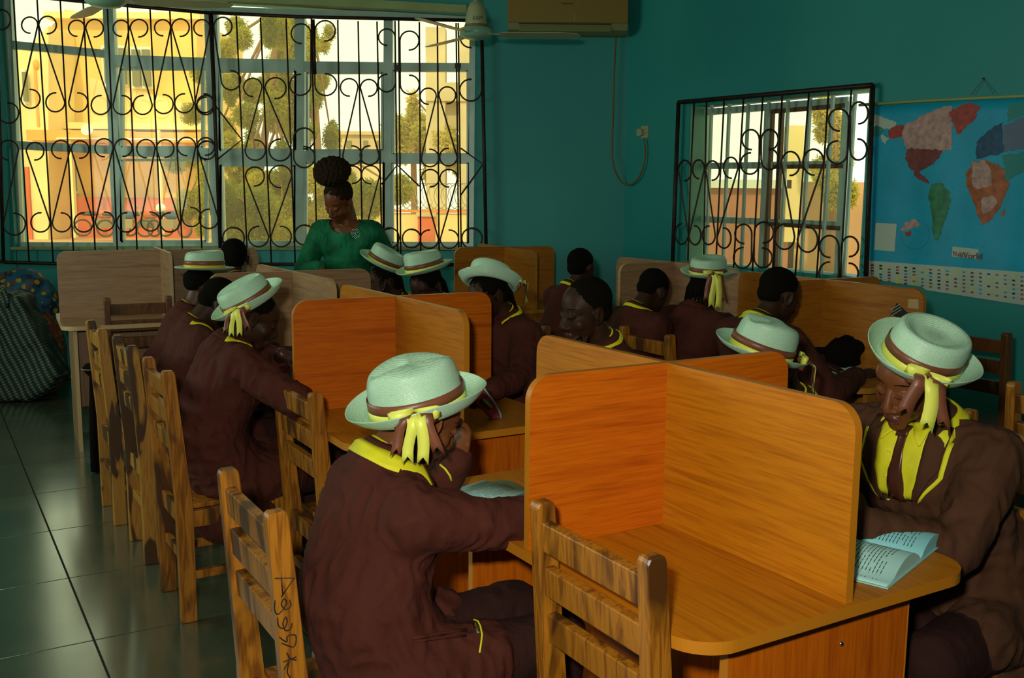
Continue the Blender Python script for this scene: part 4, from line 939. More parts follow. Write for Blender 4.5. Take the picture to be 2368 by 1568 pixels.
# ================================================================== PEOPLE
def basis(f, pitch=0.0, roll=0.0):
    """columns right, forward, up; pitch = looking down, roll = tilt towards the right"""
    az = math.atan2(f.x, f.y)
    return Matrix.Rotation(-az, 3, 'Z') @ Matrix.Rotation(-R(pitch), 3, 'X') @ Matrix.Rotation(R(roll), 3, 'Y')
def ik(a, b, l1, l2, pole):
    d = b - a; L = min(d.length, (l1 + l2) * .995); dn = d.normalized()
    x = (l1 * l1 - l2 * l2 + L * L) / (2 * L); h = math.sqrt(max(0, l1 * l1 - x * x))
    pl = (pole - dn * pole.dot(dn)).normalized(); return a + dn * x + pl * h, a + dn * L
def add_head(bm, Hc, Rh, s, q=1, cap=False):
    P = lambda x, y, z: Hc + Rh @ (V((x, y, z)) * s)
    E = lambda c_, r, rot=None, sub=3: bm_ball(bm, P(*c_), [k * s for k in r], Rh if rot is None else Rh @ rot, sub)
    E((0, -.012, .026 if cap else .030), (.072, .091, .066 if cap else .082)); E((0, .027, -.028), (.058, .060, .072)); E((0, .018, -.055), (.052, .052, .045))
    E((0, .040, .020), (.056, .040, .045)); E((0, .060, -.094), (.024, .021, .018)); E((0, .052, -.070), (.036, .029, .027))
    for sx in (-1, 1):
        E((sx * .033, .049, -.032), (.027, .025, .027)); E((sx * .030, .071, .000), (.0165, .0115, .0105), sub=2)
        E((sx * .0145, .086, -.0415), (.0115, .0125, .0090), sub=2)
        if q:
            ez = Euler((0, R(sx * 10), R(-sx * 24))).to_matrix(); c0 = V((sx * .079, -.010, -.008))
            bm_tube(bm, [P(*(c0 + ez @ V((sx * .004, .0175 * math.cos(a_), .0285 * math.sin(a_) - .002 * (a_ > 3.3))))) for a_ in [k_ * .4488 for k_ in range(14)]], .0046 * s, 6, closed=True)
            E(tuple(c0 - V((sx * .003, .001, 0))), (.0045, .016, .026), ez, 2); E((sx * .077, .000, -.032), (.006, .010, .012), ez, 2); E((sx * .074, .002, -.010), (.006, .007, .010), ez, 2)
        else: E((sx * .078, -.01, -.01), (.009, .02, .03), None, 2)
    bm_cone(bm, P(0, .077, .008), P(0, .097, -.034), .0085 * s, .0125 * s, 10); E((0, .096, -.0375), (.0145, .0130, .0110), sub=2)
    E((0, .083, -.0645), (.0245, .0100, .0062), sub=2); E((0, .079, -.0765), (.0205, .0105, .0072), sub=2)
    bm_cone(bm, P(0, .073, -.045), P(0, .078, -.062), .014 * s, .014 * s, 10)
def add_hand(bm, wrist, d, back, sx, s=1.0, curl=25, spread=1.0):
    """d = direction of the fingers, back = normal of the back of the hand, sx=+1 thumb to the right of d"""
    d = d.normalized(); back = (back - d * back.dot(d)).normalized(); x = d.cross(back) * sx
    Rm = Matrix((x, d, back)).transposed()
    bm_ball(bm, wrist + d * .042 * s, (.038 * s, .046 * s, .014 * s), Rm, 2)
    bm_ball(bm, wrist + d * .03 * s + x * .018 * s - back * .004, (.018 * s, .032 * s, .014 * s), Rm, 2)
    for k, (lx, L) in enumerate(((.028, .070), (.0095, .078), (-.0095, .072), (-.027, .056))):
        b = wrist + d * .078 * s + x * lx * s * spread; c1 = R(curl * (.6 + .25 * k)); L *= s
        d1 = d * math.cos(c1) - back * math.sin(c1) + x * (lx * 2.5 * (spread - .7)); d2 = d * math.cos(c1 * 2) - back * math.sin(c1 * 2); d3 = d * math.cos(c1 * 2.7) - back * math.sin(c1 * 2.7)
        p1 = b + d1 * L * .45; p2 = p1 + d2 * L * .32; p3 = p2 + d3 * L * .23
        limb(bm, [b - d * .02 * s, b, p1, p2, p3], [.0095 * s, .0092 * s, .0085 * s, .0075 * s, .0065 * s], 8)
    b = wrist + d * .028 * s + x * .028 * s - back * .005; t1 = (x * .75 + d * .7 - back * .25).normalized(); t2 = (x * .25 + d * .95 - back * .3).normalized()
    limb(bm, [b, b + t1 * .035 * s, b + t1 * .035 * s + t2 * .028 * s, b + t1 * .035 * s + t2 * .05 * s], [.013 * s, .0105 * s, .0095 * s, .008 * s], 8)
def strip_on(bvh, bm, Lp, Rp, conv, dirv, n, off, mi=0, m=10):
    """ruled strip between two 2D polylines, dropped on a surface along dirv"""
    def samp(pl, t):
        t *= len(pl) - 1; i = min(int(t), len(pl) - 2); f = t - i; return (pl[i][0] * (1 - f) + pl[i + 1][0] * f, pl[i][1] * (1 - f) + pl[i + 1][1] * f)
    g = []
    for j in range(m + 1):
        a = samp(Lp, j / m); b = samp(Rp, j / m); row = []
        for i in range(n + 1):
            q = (a[0] + (b[0] - a[0]) * i / n, a[1] + (b[1] - a[1]) * i / n); o = conv(*q)
            h = bvh.ray_cast(o, dirv, 1.2)
            if h[0] is None: h = bvh.find_nearest(o + dirv * .45)
            row.append(bm.verts.new(h[0] - dirv * off))
        g.append(row)
    for j in range(m):
        if max((g[j][i].co - g[j + 1][i].co).length for i in range(n + 1)) > .045 and j > 3: break
        for i in range(n):
            f = bm.faces.new((g[j][i], g[j][i + 1], g[j + 1][i + 1], g[j + 1][i])); f.material_index = mi; f.smooth = True
    for row in g:
        for v in row:
            if not v.link_faces: bm.verts.remove(v)
def displace(me, fn):
    n = len(me.vertices); co = np.empty(n * 3, 'f'); no = np.empty(n * 3, 'f')
    me.vertices.foreach_get('co', co); me.vertex_normals.foreach_get('vector', no)
    co = co.reshape(-1, 3); no = no.reshape(-1, 3); d = np.array([fn(V(c)) for c in co.tolist()], 'f')
    me.vertices.foreach_set('co', (co + no * d[:, None]).ravel()); me.update()
def wrinkle(me, amp, sc, seed=0, k=2.2, fold=.55):
    off = V((seed * 3.1, seed * 1.7, 0))
    def fn(c):
        n1 = noise.noise(c * sc + off); n2 = noise.noise(V((c.x * sc * k, c.y * sc * k, c.z * sc * .8)) + off * 2 + V((n1, n1, n1)) * .8)
        return amp * (n1 * .8 + (1 - abs(n2) * 2.4) * fold)
    displace(me, fn)
def person(label, head, haz, pelvis, faz, hpitch=25, hroll=0, hands=None, hs=.95, voxel=.006, skin='skin', hair='short', hat=None, coat='maroon_cloth', group='students in maroon blazers', hump=.05, shoulder=.165, hand_dirs=None, legs=True, piping=True, coatfat=1.0, twist=0.0, front=False, poles=None, cuffs=(.93, .93), armk=1.0, features=True, sh_drop=.055, ycol='thin', neckline=0, neck_back=.045, hang=.0):
    f = azv(faz); r = V((f.y, -f.x, 0)); up = V((0, 0, 1)); pel = V(pelvis)
    root = thing('person', label, 'person', (pel.x, pel.y, 0), 0, group)
    Rh = basis(azv(haz), hpitch, hroll); Hc = V(head)
    SB = Hc + Rh @ (V((0, -.028, -.075)) * hs)
    NB = SB - up * .055 - f * neck_back
    ch = NB - up * .14 - f * .015
    mid = (pel + ch) / 2 - f * hump
    def spine(t):
        P = [pel, mid, ch, NB]; t *= 3; i = min(int(t), 2); u_ = t - i; Q = [P[0] * 2 - P[1]] + P + [P[-1] * 2 - P[-2]]
        a, b, c_, d = Q[i:i + 4]; return .5 * ((2 * b) + (c_ - a) * u_ + (2 * a - 5 * b + 4 * c_ - d) * u_ * u_ + (3 * b - a - 3 * c_ + d) * u_ ** 3)
    rs = Matrix.Rotation(R(twist), 3, 'Z') @ r; fs_ = Matrix.Rotation(R(twist), 3, 'Z') @ f
    S_ = [NB - rs * shoulder - up * sh_drop, NB + rs * shoulder - up * sh_drop]
    if hands is None: hands = [pel + f * .36 - r * .10 + up * .34, pel + f * .36 + r * .10 + up * .34]
    hands = [V(h) if h is not None else None for h in hands]
    arms = []
    for i in (0, 1):
        sg = -1 if i == 0 else 1
        pole = (r * sg * .9 - up * .45 - f * .1) if not poles or poles[i] is None else V(poles[i])
        e, h = ik(S_[i], hands[i], .255 * armk, .225 * armk, pole); arms.append((S_[i], e, h))
    # --- body (one skin surface)
    bm = bmesh.new(); add_head(bm, Hc, Rh, hs, cap=bool(hat))
    limb(bm, [SB + Rh @ V((0, 0, .02)), SB, NB, ch], [.050 * hs, .049 * hs, .056 * hs, .075])
    for t in (0, .2, .4, .6, .8):
        Rm = Matrix((r, f, up)).transposed(); bm_ball(bm, spine(t), (.11 + .02 * t, .08, .08), Rm, 2)
    for i, (a, e, h) in enumerate(arms):
        limb(bm, [NB - up * .03, a, e, h], [.045, .045, .034, .0235], 10)
        dd = (h - e).normalized(); bk = up; cu = 28
        if hand_dirs and hand_dirs[i] is not None: dd, bk, cu = V(hand_dirs[i][0]), V(hand_dirs[i][1]), hand_dirs[i][2]
        add_hand(bm, h, dd, bk, (1 if i == 0 else -1), .92, cu)
    feet = []
    if legs:
        for sg in (-1, 1):
            hp_ = pel + r * sg * .08 - up * .02; kn = pel + f * .38 + r * sg * .10 + up * .01; an = V((kn.x, kn.y, .085)) - f * .06
            limb(bm, [pel, hp_, kn, an, an + f * .10 - up * .04], [.09, .078, .052, .035, .032], 10); feet.append((hp_, kn, an))
    me = remesh(bm, voxel, 4, dec=.3)
    me.polygons.foreach_set('use_smooth', [True] * len(me.polygons))
    me.name = 'body'; body = bpy.data.objects.new('body', me); C.objects.link(body); child_of(body, root)
    me.materials.append(MAT[skin]); me.materials.append(MAT['lips' if skin != 'skin_dark' else 'lips_dark'])
    if features:
        Ri = Rh.inverted(); mi = []
        for p in me.polygons:
            q = (Ri @ (p.center - Hc)) / hs; l = (q.y > .074 and abs(q.x) < .025 * (1 - .25 * abs(q.z + .070) / .012) and -.086 < q.z < -.0575)
            mi.append(1 if l else 0)
        me.polygons.foreach_set('material_index', mi)
        bvh = BVHTree.FromPolygons([v.co for v in me.vertices], [p.vertices[:] for p in me.polygons])
        conv = lambda x, z: Hc + Rh @ (V((x, .25, z)) * hs); dv = -(Rh @ V((0, 1, 0)))
        bm = bmesh.new()
        for sx in (-1, 1):
            top = [(sx * (.030 + .0165 * t), -.004 - .0050 * (1 - t * t)) for t in (-1, -.5, 0, .5, 1)]; bot = [(x, z - .0018) for x, z in top]
            strip_on(bvh, bm, top, bot, conv, dv, 1, .0012, m=8)
        child_of(mk('eyelashes', bm, MAT['lash'], smooth=True), root)
        bm = bmesh.new()
        for sx in (-1, 1):
            top = [(sx * (.033 + .021 * t), .024 + .004 * (1 - t * t) - .002 * t) for t in (-1, -.5, 0, .5, 1)]; bot = [(x, z - .0035 + .001 * abs(i - 2)) for i, (x, z) in enumerate(top)]
            strip_on(bvh, bm, top, bot, conv, dv, 1, .001, m=8)
        child_of(mk('eyebrows', bm, MAT['lash'], smooth=True), root)
    # --- hair
    P = lambda x, y, z: Hc + Rh @ (V((x, y, z)) * hs)
    if hair:
        bm = bmesh.new()
        if hair == 'short':
            bm_ball(bm, P(0, -.022, .034 if hat else .040), [k * hs for k in (.0755, .0885, .062 if hat else .0785)], Rh, 4); bm_ball(bm, P(0, -.050, .008 if hat else -.004), [k * hs for k in (.060, .054, .040 if hat else .052)], Rh, 3)
        elif hair == 'braids':
            bm_ball(bm, P(0, -.020, .031 if hat else .036), [k * hs for k in (.0765, .0915, .064 if hat else .082)], Rh, 4); bm_ball(bm, P(0, -.052, -.020), [k * hs for k in (.064, .058, .060)], Rh, 3)
        elif hair == 'puff':
            bm_ball(bm, P(0, -.022, .042), [k * hs for k in (.077, .088, .082)], Rh, 4); bm_cone(bm, P(0, -.02, .09), P(0, -.035, .135), .058 * hs, .05 * hs); 
            for k_ in range(170):
                a, b = k_ * 2.4, (k_ / 170) * 2 - 1; q = math.sqrt(1 - b * b); bm_ball(bm, P(.098 * q * math.cos(a), -.035 + .088 * q * math.sin(a), .178 + .066 * b), .0165 * hs, sub=1)
            bm_ball(bm, P(0, -.035, .178), [k * hs for k in (.09, .085, .055)], Rh, 3)
        hm = remesh(bm, .0045 if voxel < .006 else .006, 2)
        hk, ha = (120 if hair != 'puff' else 70), (.0012 if hair == 'short' else .0025 if hair != 'puff' else .006)
        displace(hm, lambda c: noise.noise(c * hk) * ha)
        hm.materials.append(MAT['afro_hair' if hair == 'puff' else 'hair']); hm.name = 'hair'; o = bpy.data.objects.new('hair', hm); C.objects.link(o); child_of(o, root)
        if hair == 'braids':
            bm = bmesh.new()
            for k_ in range(7):
                x = (k_ - 3) * .017
                bm_tube(bm, [P(x, -.085 + abs(x) * .3, .02), P(x * 1.05, -.105 + abs(x) * .4, -.03), P(x * 1.1, -.10 + abs(x) * .4, -.075), P(x * 1.15, -.092 + abs(x) * .3, -.11)], [.0075, .0075, .0065, .004], 6)
            child_of(tag(mk('braids', bm, MAT['hair']), kind='stuff'), root)
    # --- blazer
    bm = bmesh.new(); cf = coatfat
    for k in range(13 if not neckline else 11):
        t = k / 12; c_ = spine(t)
        lat = np.interp(t, [0, .2, .45, .7, .88, 1], [.185, .172, .165, .172, .150, .085]) * cf; dep = np.interp(t, [0, .2, .45, .7, .88, 1], [.150, .135, .128, .122, .098, .072]) * cf
        ra = (r * (1 - t) + rs * t).normalized(); fa = up.cross(ra) * 1.0
        bm_ball(bm, c_, (lat, dep, .085 if t < .9 else .05), Matrix((ra, fa, up)).transposed(), 3)
    for sg in (-1, 1):
        limb(bm, [NB - up * (.035 + neckline) + rs * sg * neckline, S_[0 if sg < 0 else 1], (S_[0 if sg < 0 else 1] + ch * 1.0) / 2 - up * .05], [.062, .070, .085], 14)
    # skirt of the jacket over hips and lap
    bm_ball(bm, pel - up * (.03 + hang), (.195 * cf, .165 * cf, .12), Matrix((r, f, up)).transposed(), 3)
    for sg in (-1, 1): limb(bm, [pel + r * sg * .09 + up * .0, pel + r * sg * .11 + f * .17 + up * .01], [.11, .085], 12)
    if hang: limb(bm, [pel + r * .15 - up * hang * .5, pel + r * .17 - up * (hang + .12) + f * .06], [.06, .035], 10); limb(bm, [pel - r * .15 - up * hang * .5, pel - r * .17 - up * (hang + .12) + f * .06], [.06, .035], 10)
    for i, (a, e, h) in enumerate(arms):
        cuff = e.lerp(h, cuffs[i]); limb(bm, [a, a.lerp(e, .5), e, e.lerp(h, cuffs[i] * .55), cuff], [.069, .062, .054, .048, .041], 14)
    cvx = max(voxel, .0075) if voxel < .0055 else .0095
    cm = remesh(bm, cvx, 7)
    if neckline:
        bz = bmesh.new(); bz.from_mesh(cm); cc = NB + f * .045 + up * .005
        bmesh.ops.delete(bz, geom=[v for v in bz.verts if ((v.co - cc) * 1.0).length < .088 or (v.co - NB - up * .03).length < .075], context='VERTS'); bz.to_mesh(cm); bz.free()
    wrinkle(cm, .0058 if not neckline else .0035, 11, seed=len(label), fold=1.25 if voxel < .0055 and not neckline else .6); cm.materials.append(MAT[coat]); cm.name = 'blazer'; co = bpy.data.objects.new('blazer', cm); C.objects.link(co); child_of(co, root)
    cm.update()
    cb = BVHTree.FromPolygons([v.co for v in cm.vertices], [p.vertices[:] for p in cm.polygons])
    if coat != 'teacher_dress':
        # collars: brown stand, yellow turned-down band resting on the blazer
        nu = (SB - NB).normalized(); nf = (fs_ - nu * fs_.dot(nu)).normalized(); nr = nf.cross(nu)
        def ringband(r0, z0, r1, z1, a0, a1, m, name, snap, n=26, front_drop=0.0):
            bm = bmesh.new(); G = []
            for k in range(n + 1):
                a = R(a0 + (a1 - a0) * k / n); d_ = nr * math.sin(a) + nf * math.cos(a); fr_ = max(0, math.cos(a)) ** 1.5 * front_drop; row = []
                for j in range(4):
                    tt = j / 3; p = NB + d_ * (r0 + (r1 - r0) * tt) + nu * (z0 + (z1 - z0) * tt - fr_ * (.4 + .6 * tt))
                    if snap:
                        h = cb.find_nearest(p)
                        if h[0] is not None and ((p - h[0]).dot(h[1]) < snap * .9 or tt > .6): p = h[0] + h[1] * (snap + .0015 * (1 - tt))
                    row.append(p)
                G.append(row)
            if snap:
                for _ in range(4): G = [G[0]] + [[(G[k - 1][j] + G[k][j] * 2 + G[k + 1][j]) / 4 for j in range(4)] for k in range(1, n)] + [G[n]]
            G = [[bm.verts.new(p) for p in row] for row in G]
            for k in range(n):
                for j in range(3): bm.faces.new((G[k][j], G[k + 1][j], G[k + 1][j + 1], G[k][j + 1])).smooth = True
            o = mk(name, bm, MAT[m]); child_of(o, root); q = o.modifiers.new('s', 'SOLIDIFY'); q.thickness = .0025; q.offset = 1; return o
        ringband(.052, .040, .060, .005, 28, 332, 'yellow_cloth', 'shirt_collar', 0)
        ringband(.058, .034, .078, .000, 38, 322, coat, 'blazer_collar', .004)
        if ycol == 'wide': ringband(.072, .018, .098, -.014, 40, 320, 'yellow_cloth', 'yellow_collar', .0065, front_drop=.03)
        elif ycol == 'sides':
            for a0_, a1_ in ((48, 118), (242, 312)): ringband(.068, .014, .080, -.002, a0_, a1_, 'yellow_cloth', 'yellow_collar', .0055, front_drop=.04)
        elif ycol == 'thin': ringband(.070, .012, .079, -.002, 48, 312, 'yellow_cloth', 'yellow_collar', .0055, front_drop=.04)
        if front:
            cdir = -(fs_ * .93 + up * .15).normalized(); cu_ = (up - cdir * up.dot(cdir)).normalized(); cr = rs
            conv = lambda x, z: NB + cr * x + cu_ * z - cdir * .5
            def patch(Lp, Rp, m, name, off, n=5, mm=12):
                bm = bmesh.new(); strip_on(cb, bm, Lp, Rp, conv, cdir, n, off, m=mm); o = mk(name, bm, MAT[m], smooth=True, recalc=False); child_of(o, root)
                q = o.modifiers.new('s', 'SOLIDIFY'); q.thickness = .002; q.offset = 0; return o
            patch([(-.062, -.005), (-.060, -.12), (-.040, -.205)], [(.062, -.005), (.060, -.12), (.040, -.205)], 'yellow_cloth', 'shirt_front', .004, 10)
            patch([(-.014, -.020), (-.010, -.045), (-.019, -.15), (-.026, -.21), (-.004, -.21)], [(.014, -.020), (.010, -.045), (.019, -.15), (.026, -.21), (.004, -.21)], 'tie_satin', 'tie', .008, 4, 16)
            patch([(-.017, -.012), (-.013, -.040)], [(.017, -.012), (.013, -.040)], 'tie_satin', 'tie_knot', .014, 4, 4)
            for sg in (-1, 1):
                patch([(sg * .058, .0), (sg * .056, -.12), (sg * .034, -.205)], [(sg * .100, .0), (sg * .098, -.10), (sg * .045, -.205)], coat, 'lapel', .009)
                patch([(sg * .099, -.035), (sg * .097, -.12), (sg * .045, -.205)], [(sg * .111, -.035), (sg * .108, -.12), (sg * .050, -.205)], 'yellow_cloth', 'lapel_trim', .0075, 2)
                patch([(sg * .012, -.004), (sg * .020, -.020), (sg * .045, -.055)], [(sg * .045, .004), (sg * .060, -.012), (sg * .050, -.055)], 'yellow_cloth', 'collar_point', .012, 3, 6)
            for z in (-.08, -.14, -.20):
                h = cb.ray_cast(conv(.024, z), cdir, 1.2)
                if h[0] is not None: bm = bmesh.new(); bm_ball(bm, h[0] + h[1] * .007, (.005, .005, .002), sub=1); child_of(mk('shirt_button', bm, MAT['lime_satin']), root)
    # --- trousers and shoes
    if legs:
        bm = bmesh.new()
        for hp_, kn, an in feet: limb(bm, [pel - up * .01, hp_, kn, an + up * .03], [.105, .095, .070, .052], 12)
        tm_ = remesh(bm, .015, 4); wrinkle(tm_, .006, 9, 3); tm_.materials.append(MAT['trouser_cloth'] if coat != 'teacher_dress' else MAT[coat]); tm_.name = 'trousers'; o = bpy.data.objects.new('trousers', tm_); C.objects.link(o); child_of(o, root)
        for hp_, kn, an in feet:
            bm = bmesh.new(); limb(bm, [V((an.x, an.y, .045)), V((an.x, an.y, .038)) + f * .13], [.044, .036], 10); bm_box(bm, V((an.x, an.y, .01)) + f * .06, (.075, .22, .02), Matrix((r, f, up)).transposed())
            child_of(mk('shoe', bm, MAT['shoe_black'], smooth=True), root)
    if hat: make_hat(root, **hat)
    return root, dict(Hc=Hc, Rh=Rh, NB=NB, arms=arms, S=S_, cb=cb, hs=hs)

# ================================================================== THE CLASS
cloth('teacher_dress', (.004, .13, .05), rough=.7, sc=260, st=.6, big=.5)
H = lambda u, v, d: aty(u, v, d)
def pl(a, b, z=.47): return AB(a, b, z)
A_D, M_D = PA_, PB_
G1, g1i = person('girl in a domed white straw hat bent over a book at the front desk', H(984, 960, 2.27), 60, pl(-.60, .20, .47), A_D, hpitch=32, hroll=6,
    hands=[H(1062, 1058, 2.44), AB(-.16, .11, .775)], hand_dirs=[(V((.1, 0, 1)), V((.6, .6, 0)), 30), (V((1, .6, -.1)), V((0, 0, 1)), 20)], poles=[V((.3, .5, -.8)), V((.45, -.7, -.75))], armk=.84, sh_drop=.088, ycol='wide',
    voxel=.0042, skin='skin_warm', hair='short', hump=.05, coatfat=1.08, hang=.10,
    hat=dict(center=H(968, 945, 2.255), upv=(-.17, -.16, 1), front=66, s=1.10, style='dome', bow=108, tail=.095, curl=1.1))
GR, gri = person('student with brown tie and yellow shirt under a sunken crown straw hat', H(2103, 878, 2.365), 236, pl(.80, -.27, .47), M_D - 8, hpitch=20, hroll=-5, hs=.97,
    hands=[atz(1990, 1215, .79), atz(1955, 1120, .79)], poles=[V((.55, -.35, -.8)), V((-.6, .3, -.6))], hand_dirs=[(V((-1, -.1, 0)), V((0, 0, 1)), 20), (V((-.8, -.6, 0)), V((0, 0, 1)), 20)],
    voxel=.0038, skin='skin_warm', hair='short', front=True, ycol='wide', hump=.04, coatfat=1.12, coat='brown_cloth', hang=.12, shoulder=.172,
    hat=dict(center=H(2127, 835, 2.33), upv=(.27, -.47, 1), front=236, s=1.0, style='telescope', bow=-46, tail=.085, tw=.032, tails=((1, -.020, 1.1), (0, .008, 1.2), (1, .050, .95)), curl=1.05))
G2, g2i = person('girl in a creased straw hat with a yellow bow, reading low over the second desk', H(594, 732, 3.68), 76, pl(-.50, 1.88, .47), A_D, hpitch=32, hroll=0,
    hands=[H(650, 818, 3.72), H(700, 868, 3.62)], cuffs=(.45, .93), hand_dirs=[(V((1, .1, -.25)), V((.2, -.3, 1)), 45), None], ycol='sides', poles=[V((.3, .9, -.3)), V((.3, -.9, -.3))],
    voxel=.005, skin='skin_dark', hump=.09, hang=.10, coatfat=1.1,
    hat=dict(center=H(578, 703, 3.66), upv=(-.48, -.30, 1), front=70, s=.96, style='crease', bow=112, tail=.085, curl=1.1))
B4, _ = person('dark short haired student half hidden behind the girl with the creased hat', H(507, 705, 4.32), 64, pl(-.46, 2.53), A_D, hpitch=40, skin='skin_dark', voxel=.008, features=False, hump=.08, ycol='sides')
G3, _ = person('girl in an upright straw hat, from behind, far end of the left file', H(470, 664, 4.78), 50, pl(-.46, 3.08), A_D, hpitch=12, skin='skin', hair='short', hs=.92, voxel=.008, features=False, ycol='none', hump=.07, coatfat=1.1,
    hat=dict(center=H(473, 622, 4.78), upv=(.02, .02, 1), front=50, s=.93, style='flat', bow=-88, tail=.09, curl=.35, yellow='gold_satin'))
B1, _ = person('boy seen from behind with bare short hair before the left window', H(541, 598, 5.62), -20, V((-1.60, 5.52, .45)), -26.7, hpitch=5, skin='skin_dark', voxel=.008, features=False)
G4, _ = person('girl resting her chin on her hand, left one of the two hats touching each other', H(886, 650, 5.3), 240, pl(.62, 3.22), M_D, hpitch=18, skin='skin_dark', hair='braids', voxel=.0055,
    hands=[H(868, 690, 5.15), None or H(900, 720, 5.3)], hand_dirs=[(V((-.1, 0, 1)), V((-.3, -1, 0)), 60), None],
    hat=dict(center=H(887, 612, 5.3), upv=(.50, -.10, 1), front=240, s=.97, style='flat', curl=.7))
G5, _ = person('girl looking down, right one of the two hats touching each other', H(984, 662, 4.85), 213, pl(.62, 2.66), M_D, hpitch=32, skin='skin_dark', hair='braids', voxel=.0055,
    hat=dict(center=H(983, 624, 4.85), upv=(-.20, -.10, 1), front=222, s=.99, style='flat', curl=.7))
G6, _ = person('girl in the hat with a high curled brim, right of the second desk', H(1126, 680, 4.12), 232, pl(.68, 1.90), M_D, hpitch=26, skin='skin_dark', hair='braids', voxel=.0055, coatfat=1.0,
    hands=[atz(1130, 905, .80), atz(1080, 850, .80)], poles=[V((.5, -.5, -.8)), None], 
    hat=dict(center=H(1133, 660, 4.12), upv=(.10, .50, 1), front=228, s=.95, style='flat', bow=-150, tail=.085, curl=1.25))
B5, b5i = person('bare headed boy with his chin on his hand, in the centre behind the front desk', H(1352, 720, 3.5), 243, pl(.72, 1.36), M_D, hpitch=10, skin='skin_dark', voxel=.0042, hs=1.0, coatfat=.9, sh_drop=.085,
    hands=[H(1330, 900, 3.4), H(1283, 826, 3.36)], hand_dirs=[None, (V((1, .05, .22)), V((-.1, -.6, -.8)), 35)], poles=[None, V((-.6, -.2, -.8))])
B6, _ = person('boy seen from behind with a yellow piped collar, by the teal wall in the centre', H(1345, 620, 5.75), 42, pl(1.62, 2.95), A_D, hpitch=10, skin='skin_dark', voxel=.008, features=False)
B7, _ = person('small boy bending his shaved head towards the corner desk', H(1510, 676, 4.95), 52, pl(1.62, 2.42), A_D, hpitch=38, skin='skin_dark', voxel=.008, features=False, hump=.08)
G7, _ = person('girl from behind whose hat ribbon hangs down, in front of the smaller window', H(1636, 664, 4.92), 52, pl(1.60, 1.86), A_D, hpitch=18, skin='skin_dark', hair='braids', voxel=.006, features=False, hump=.07, coatfat=1.12, ycol='none',
    hands=[H(1700, 800, 5.2), H(1700, 745, 4.85)], 
    hat=dict(center=H(1636, 636, 4.92), upv=(.04, -.10, 1), front=52, s=.97, style='flat', bow=122, tail=.15, curl=.8, tw=.03))
B8, _ = person('tall boy with close cropped hair and a yellow collar reaching across the right desk', H(1802, 684, 4.08), 66, pl(1.42, 1.20), A_D, hpitch=22, skin='skin_dark', voxel=.0055, features=False, coatfat=.98, ycol='wide',
    hands=[H(1930, 850, 4.35), H(1985, 868, 3.92)], hand_dirs=[None, (V((1, .4, .1)), V((0, -.3, 1)), 25)], poles=[None, V((.3, -.7, -.8))])
G8, _ = person('girl hidden by the front partition except for her tilted hat with a brown band', H(1782, 862, 2.97), 240, pl(.84, .38), M_D, hpitch=30, skin='skin_dark', voxel=.006, hair='short',
    hat=dict(center=H(1757, 818, 2.95), upv=(.33, -.12, 1), front=240, s=1.02, style='dome', bow=-140, tail=.08, curl=.75))

# ---- the woman in green, standing
def woman():
    fz = 188; f = azv(fz); r = V((f.y, -f.x, 0)); up = V((0, 0, 1)); d = 5.85
    pel = V((aty(800, 600, d).x, d + .05, .88)); Hc = H(783, 466, d - .12)
    rt, inf = person('woman in a green dress with an afro puff standing before the wide window', Hc, 212, pel, fz, hpitch=34, hroll=-6, hands=[H(905, 640, d - .1), H(742, 618, d - .22)], hs=1.0, voxel=.0045, skin='skin_warm', hair='puff',
        coat='teacher_dress', group=None, hump=-.01, shoulder=.148, legs=False, coatfat=.82, neckline=.03, neck_back=.02, sh_drop=.07, poles=[V((.35, .3, -.8)), V((-.6, .4, -.6))],
        hand_dirs=[None, (V((-.1, -.6, -.5)), V((-.3, -.6, .8)), 30)])
    if 'group' in rt: del rt['group']
    bm = bmesh.new(); Rm = Matrix((r, f, up)).transposed().to_4x4()
    bm_lathe(bm, [(.155, .10), (.175, -.02), (.17, -.2), (.165, -.45), (.175, -.52), (.16, -.52), (.14, -.2), (.12, .08)], 28, Matrix.Translation(pel) @ Rm, sy=.75)
    child_of(mk('skirt', bm, MAT['teacher_dress']), rt)
    for sg in (-1, 1):
        bm = bmesh.new(); k = pel + r * sg * .08; limb(bm, [k - up * .1, k - up * .42 , V((k.x, k.y, .09))], [.075, .055, .036], 10); limb(bm, [V((k.x, k.y, .08)), V((k.x, k.y, .04)) + f * .12], [.036, .026]); child_of(mk('leg', bm, MAT['skin_warm'], smooth=True), rt)
        bm = bmesh.new(); limb(bm, [V((k.x, k.y, .042)), V((k.x, k.y, .034)) + f * .14], [.042, .033], 10); child_of(mk('shoe', bm, MAT['shoe_black'], smooth=True), rt)
    h = inf['cb'].ray_cast(CAMP, (H(823, 540, d) - CAMP).normalized())
    if h[0] is not None:
        bm = bmesh.new(); rr_ = random.Random(2)
        for k in range(40):
            a = k * 2.4; q = .0042 * math.sqrt(k); p = h[0] + V((q * math.cos(a), 0, q * 1.15 * math.sin(a))) + h[1] * .005; bm_ball(bm, p, .003, sub=1)
        child_of(tag(mk('brooch', bm, MAT['silver']), 'sparkling round silver brooch'), rt)
CAMP = V((0, 0, CAMZ))
woman()
# earrings and the like
def ear_ring(root, inf, sx, m, R_=.012):
    c = inf['Hc'] + inf['Rh'] @ (V((sx * .084, -.008, -.050)) * inf['hs']); bm = bmesh.new()
    bm_tube(bm, [c + V((0, 0, 0)) + azv(90) * (R_ * math.cos(R(a))) + V((0, 0, R_ * math.sin(R(a)))) for a in range(0, 360, 24)], .0012, 5, closed=True)
    child_of(mk('earring', bm, MAT[m]), root)
ear_ring(G1, g1i, 1, 'silver'); 
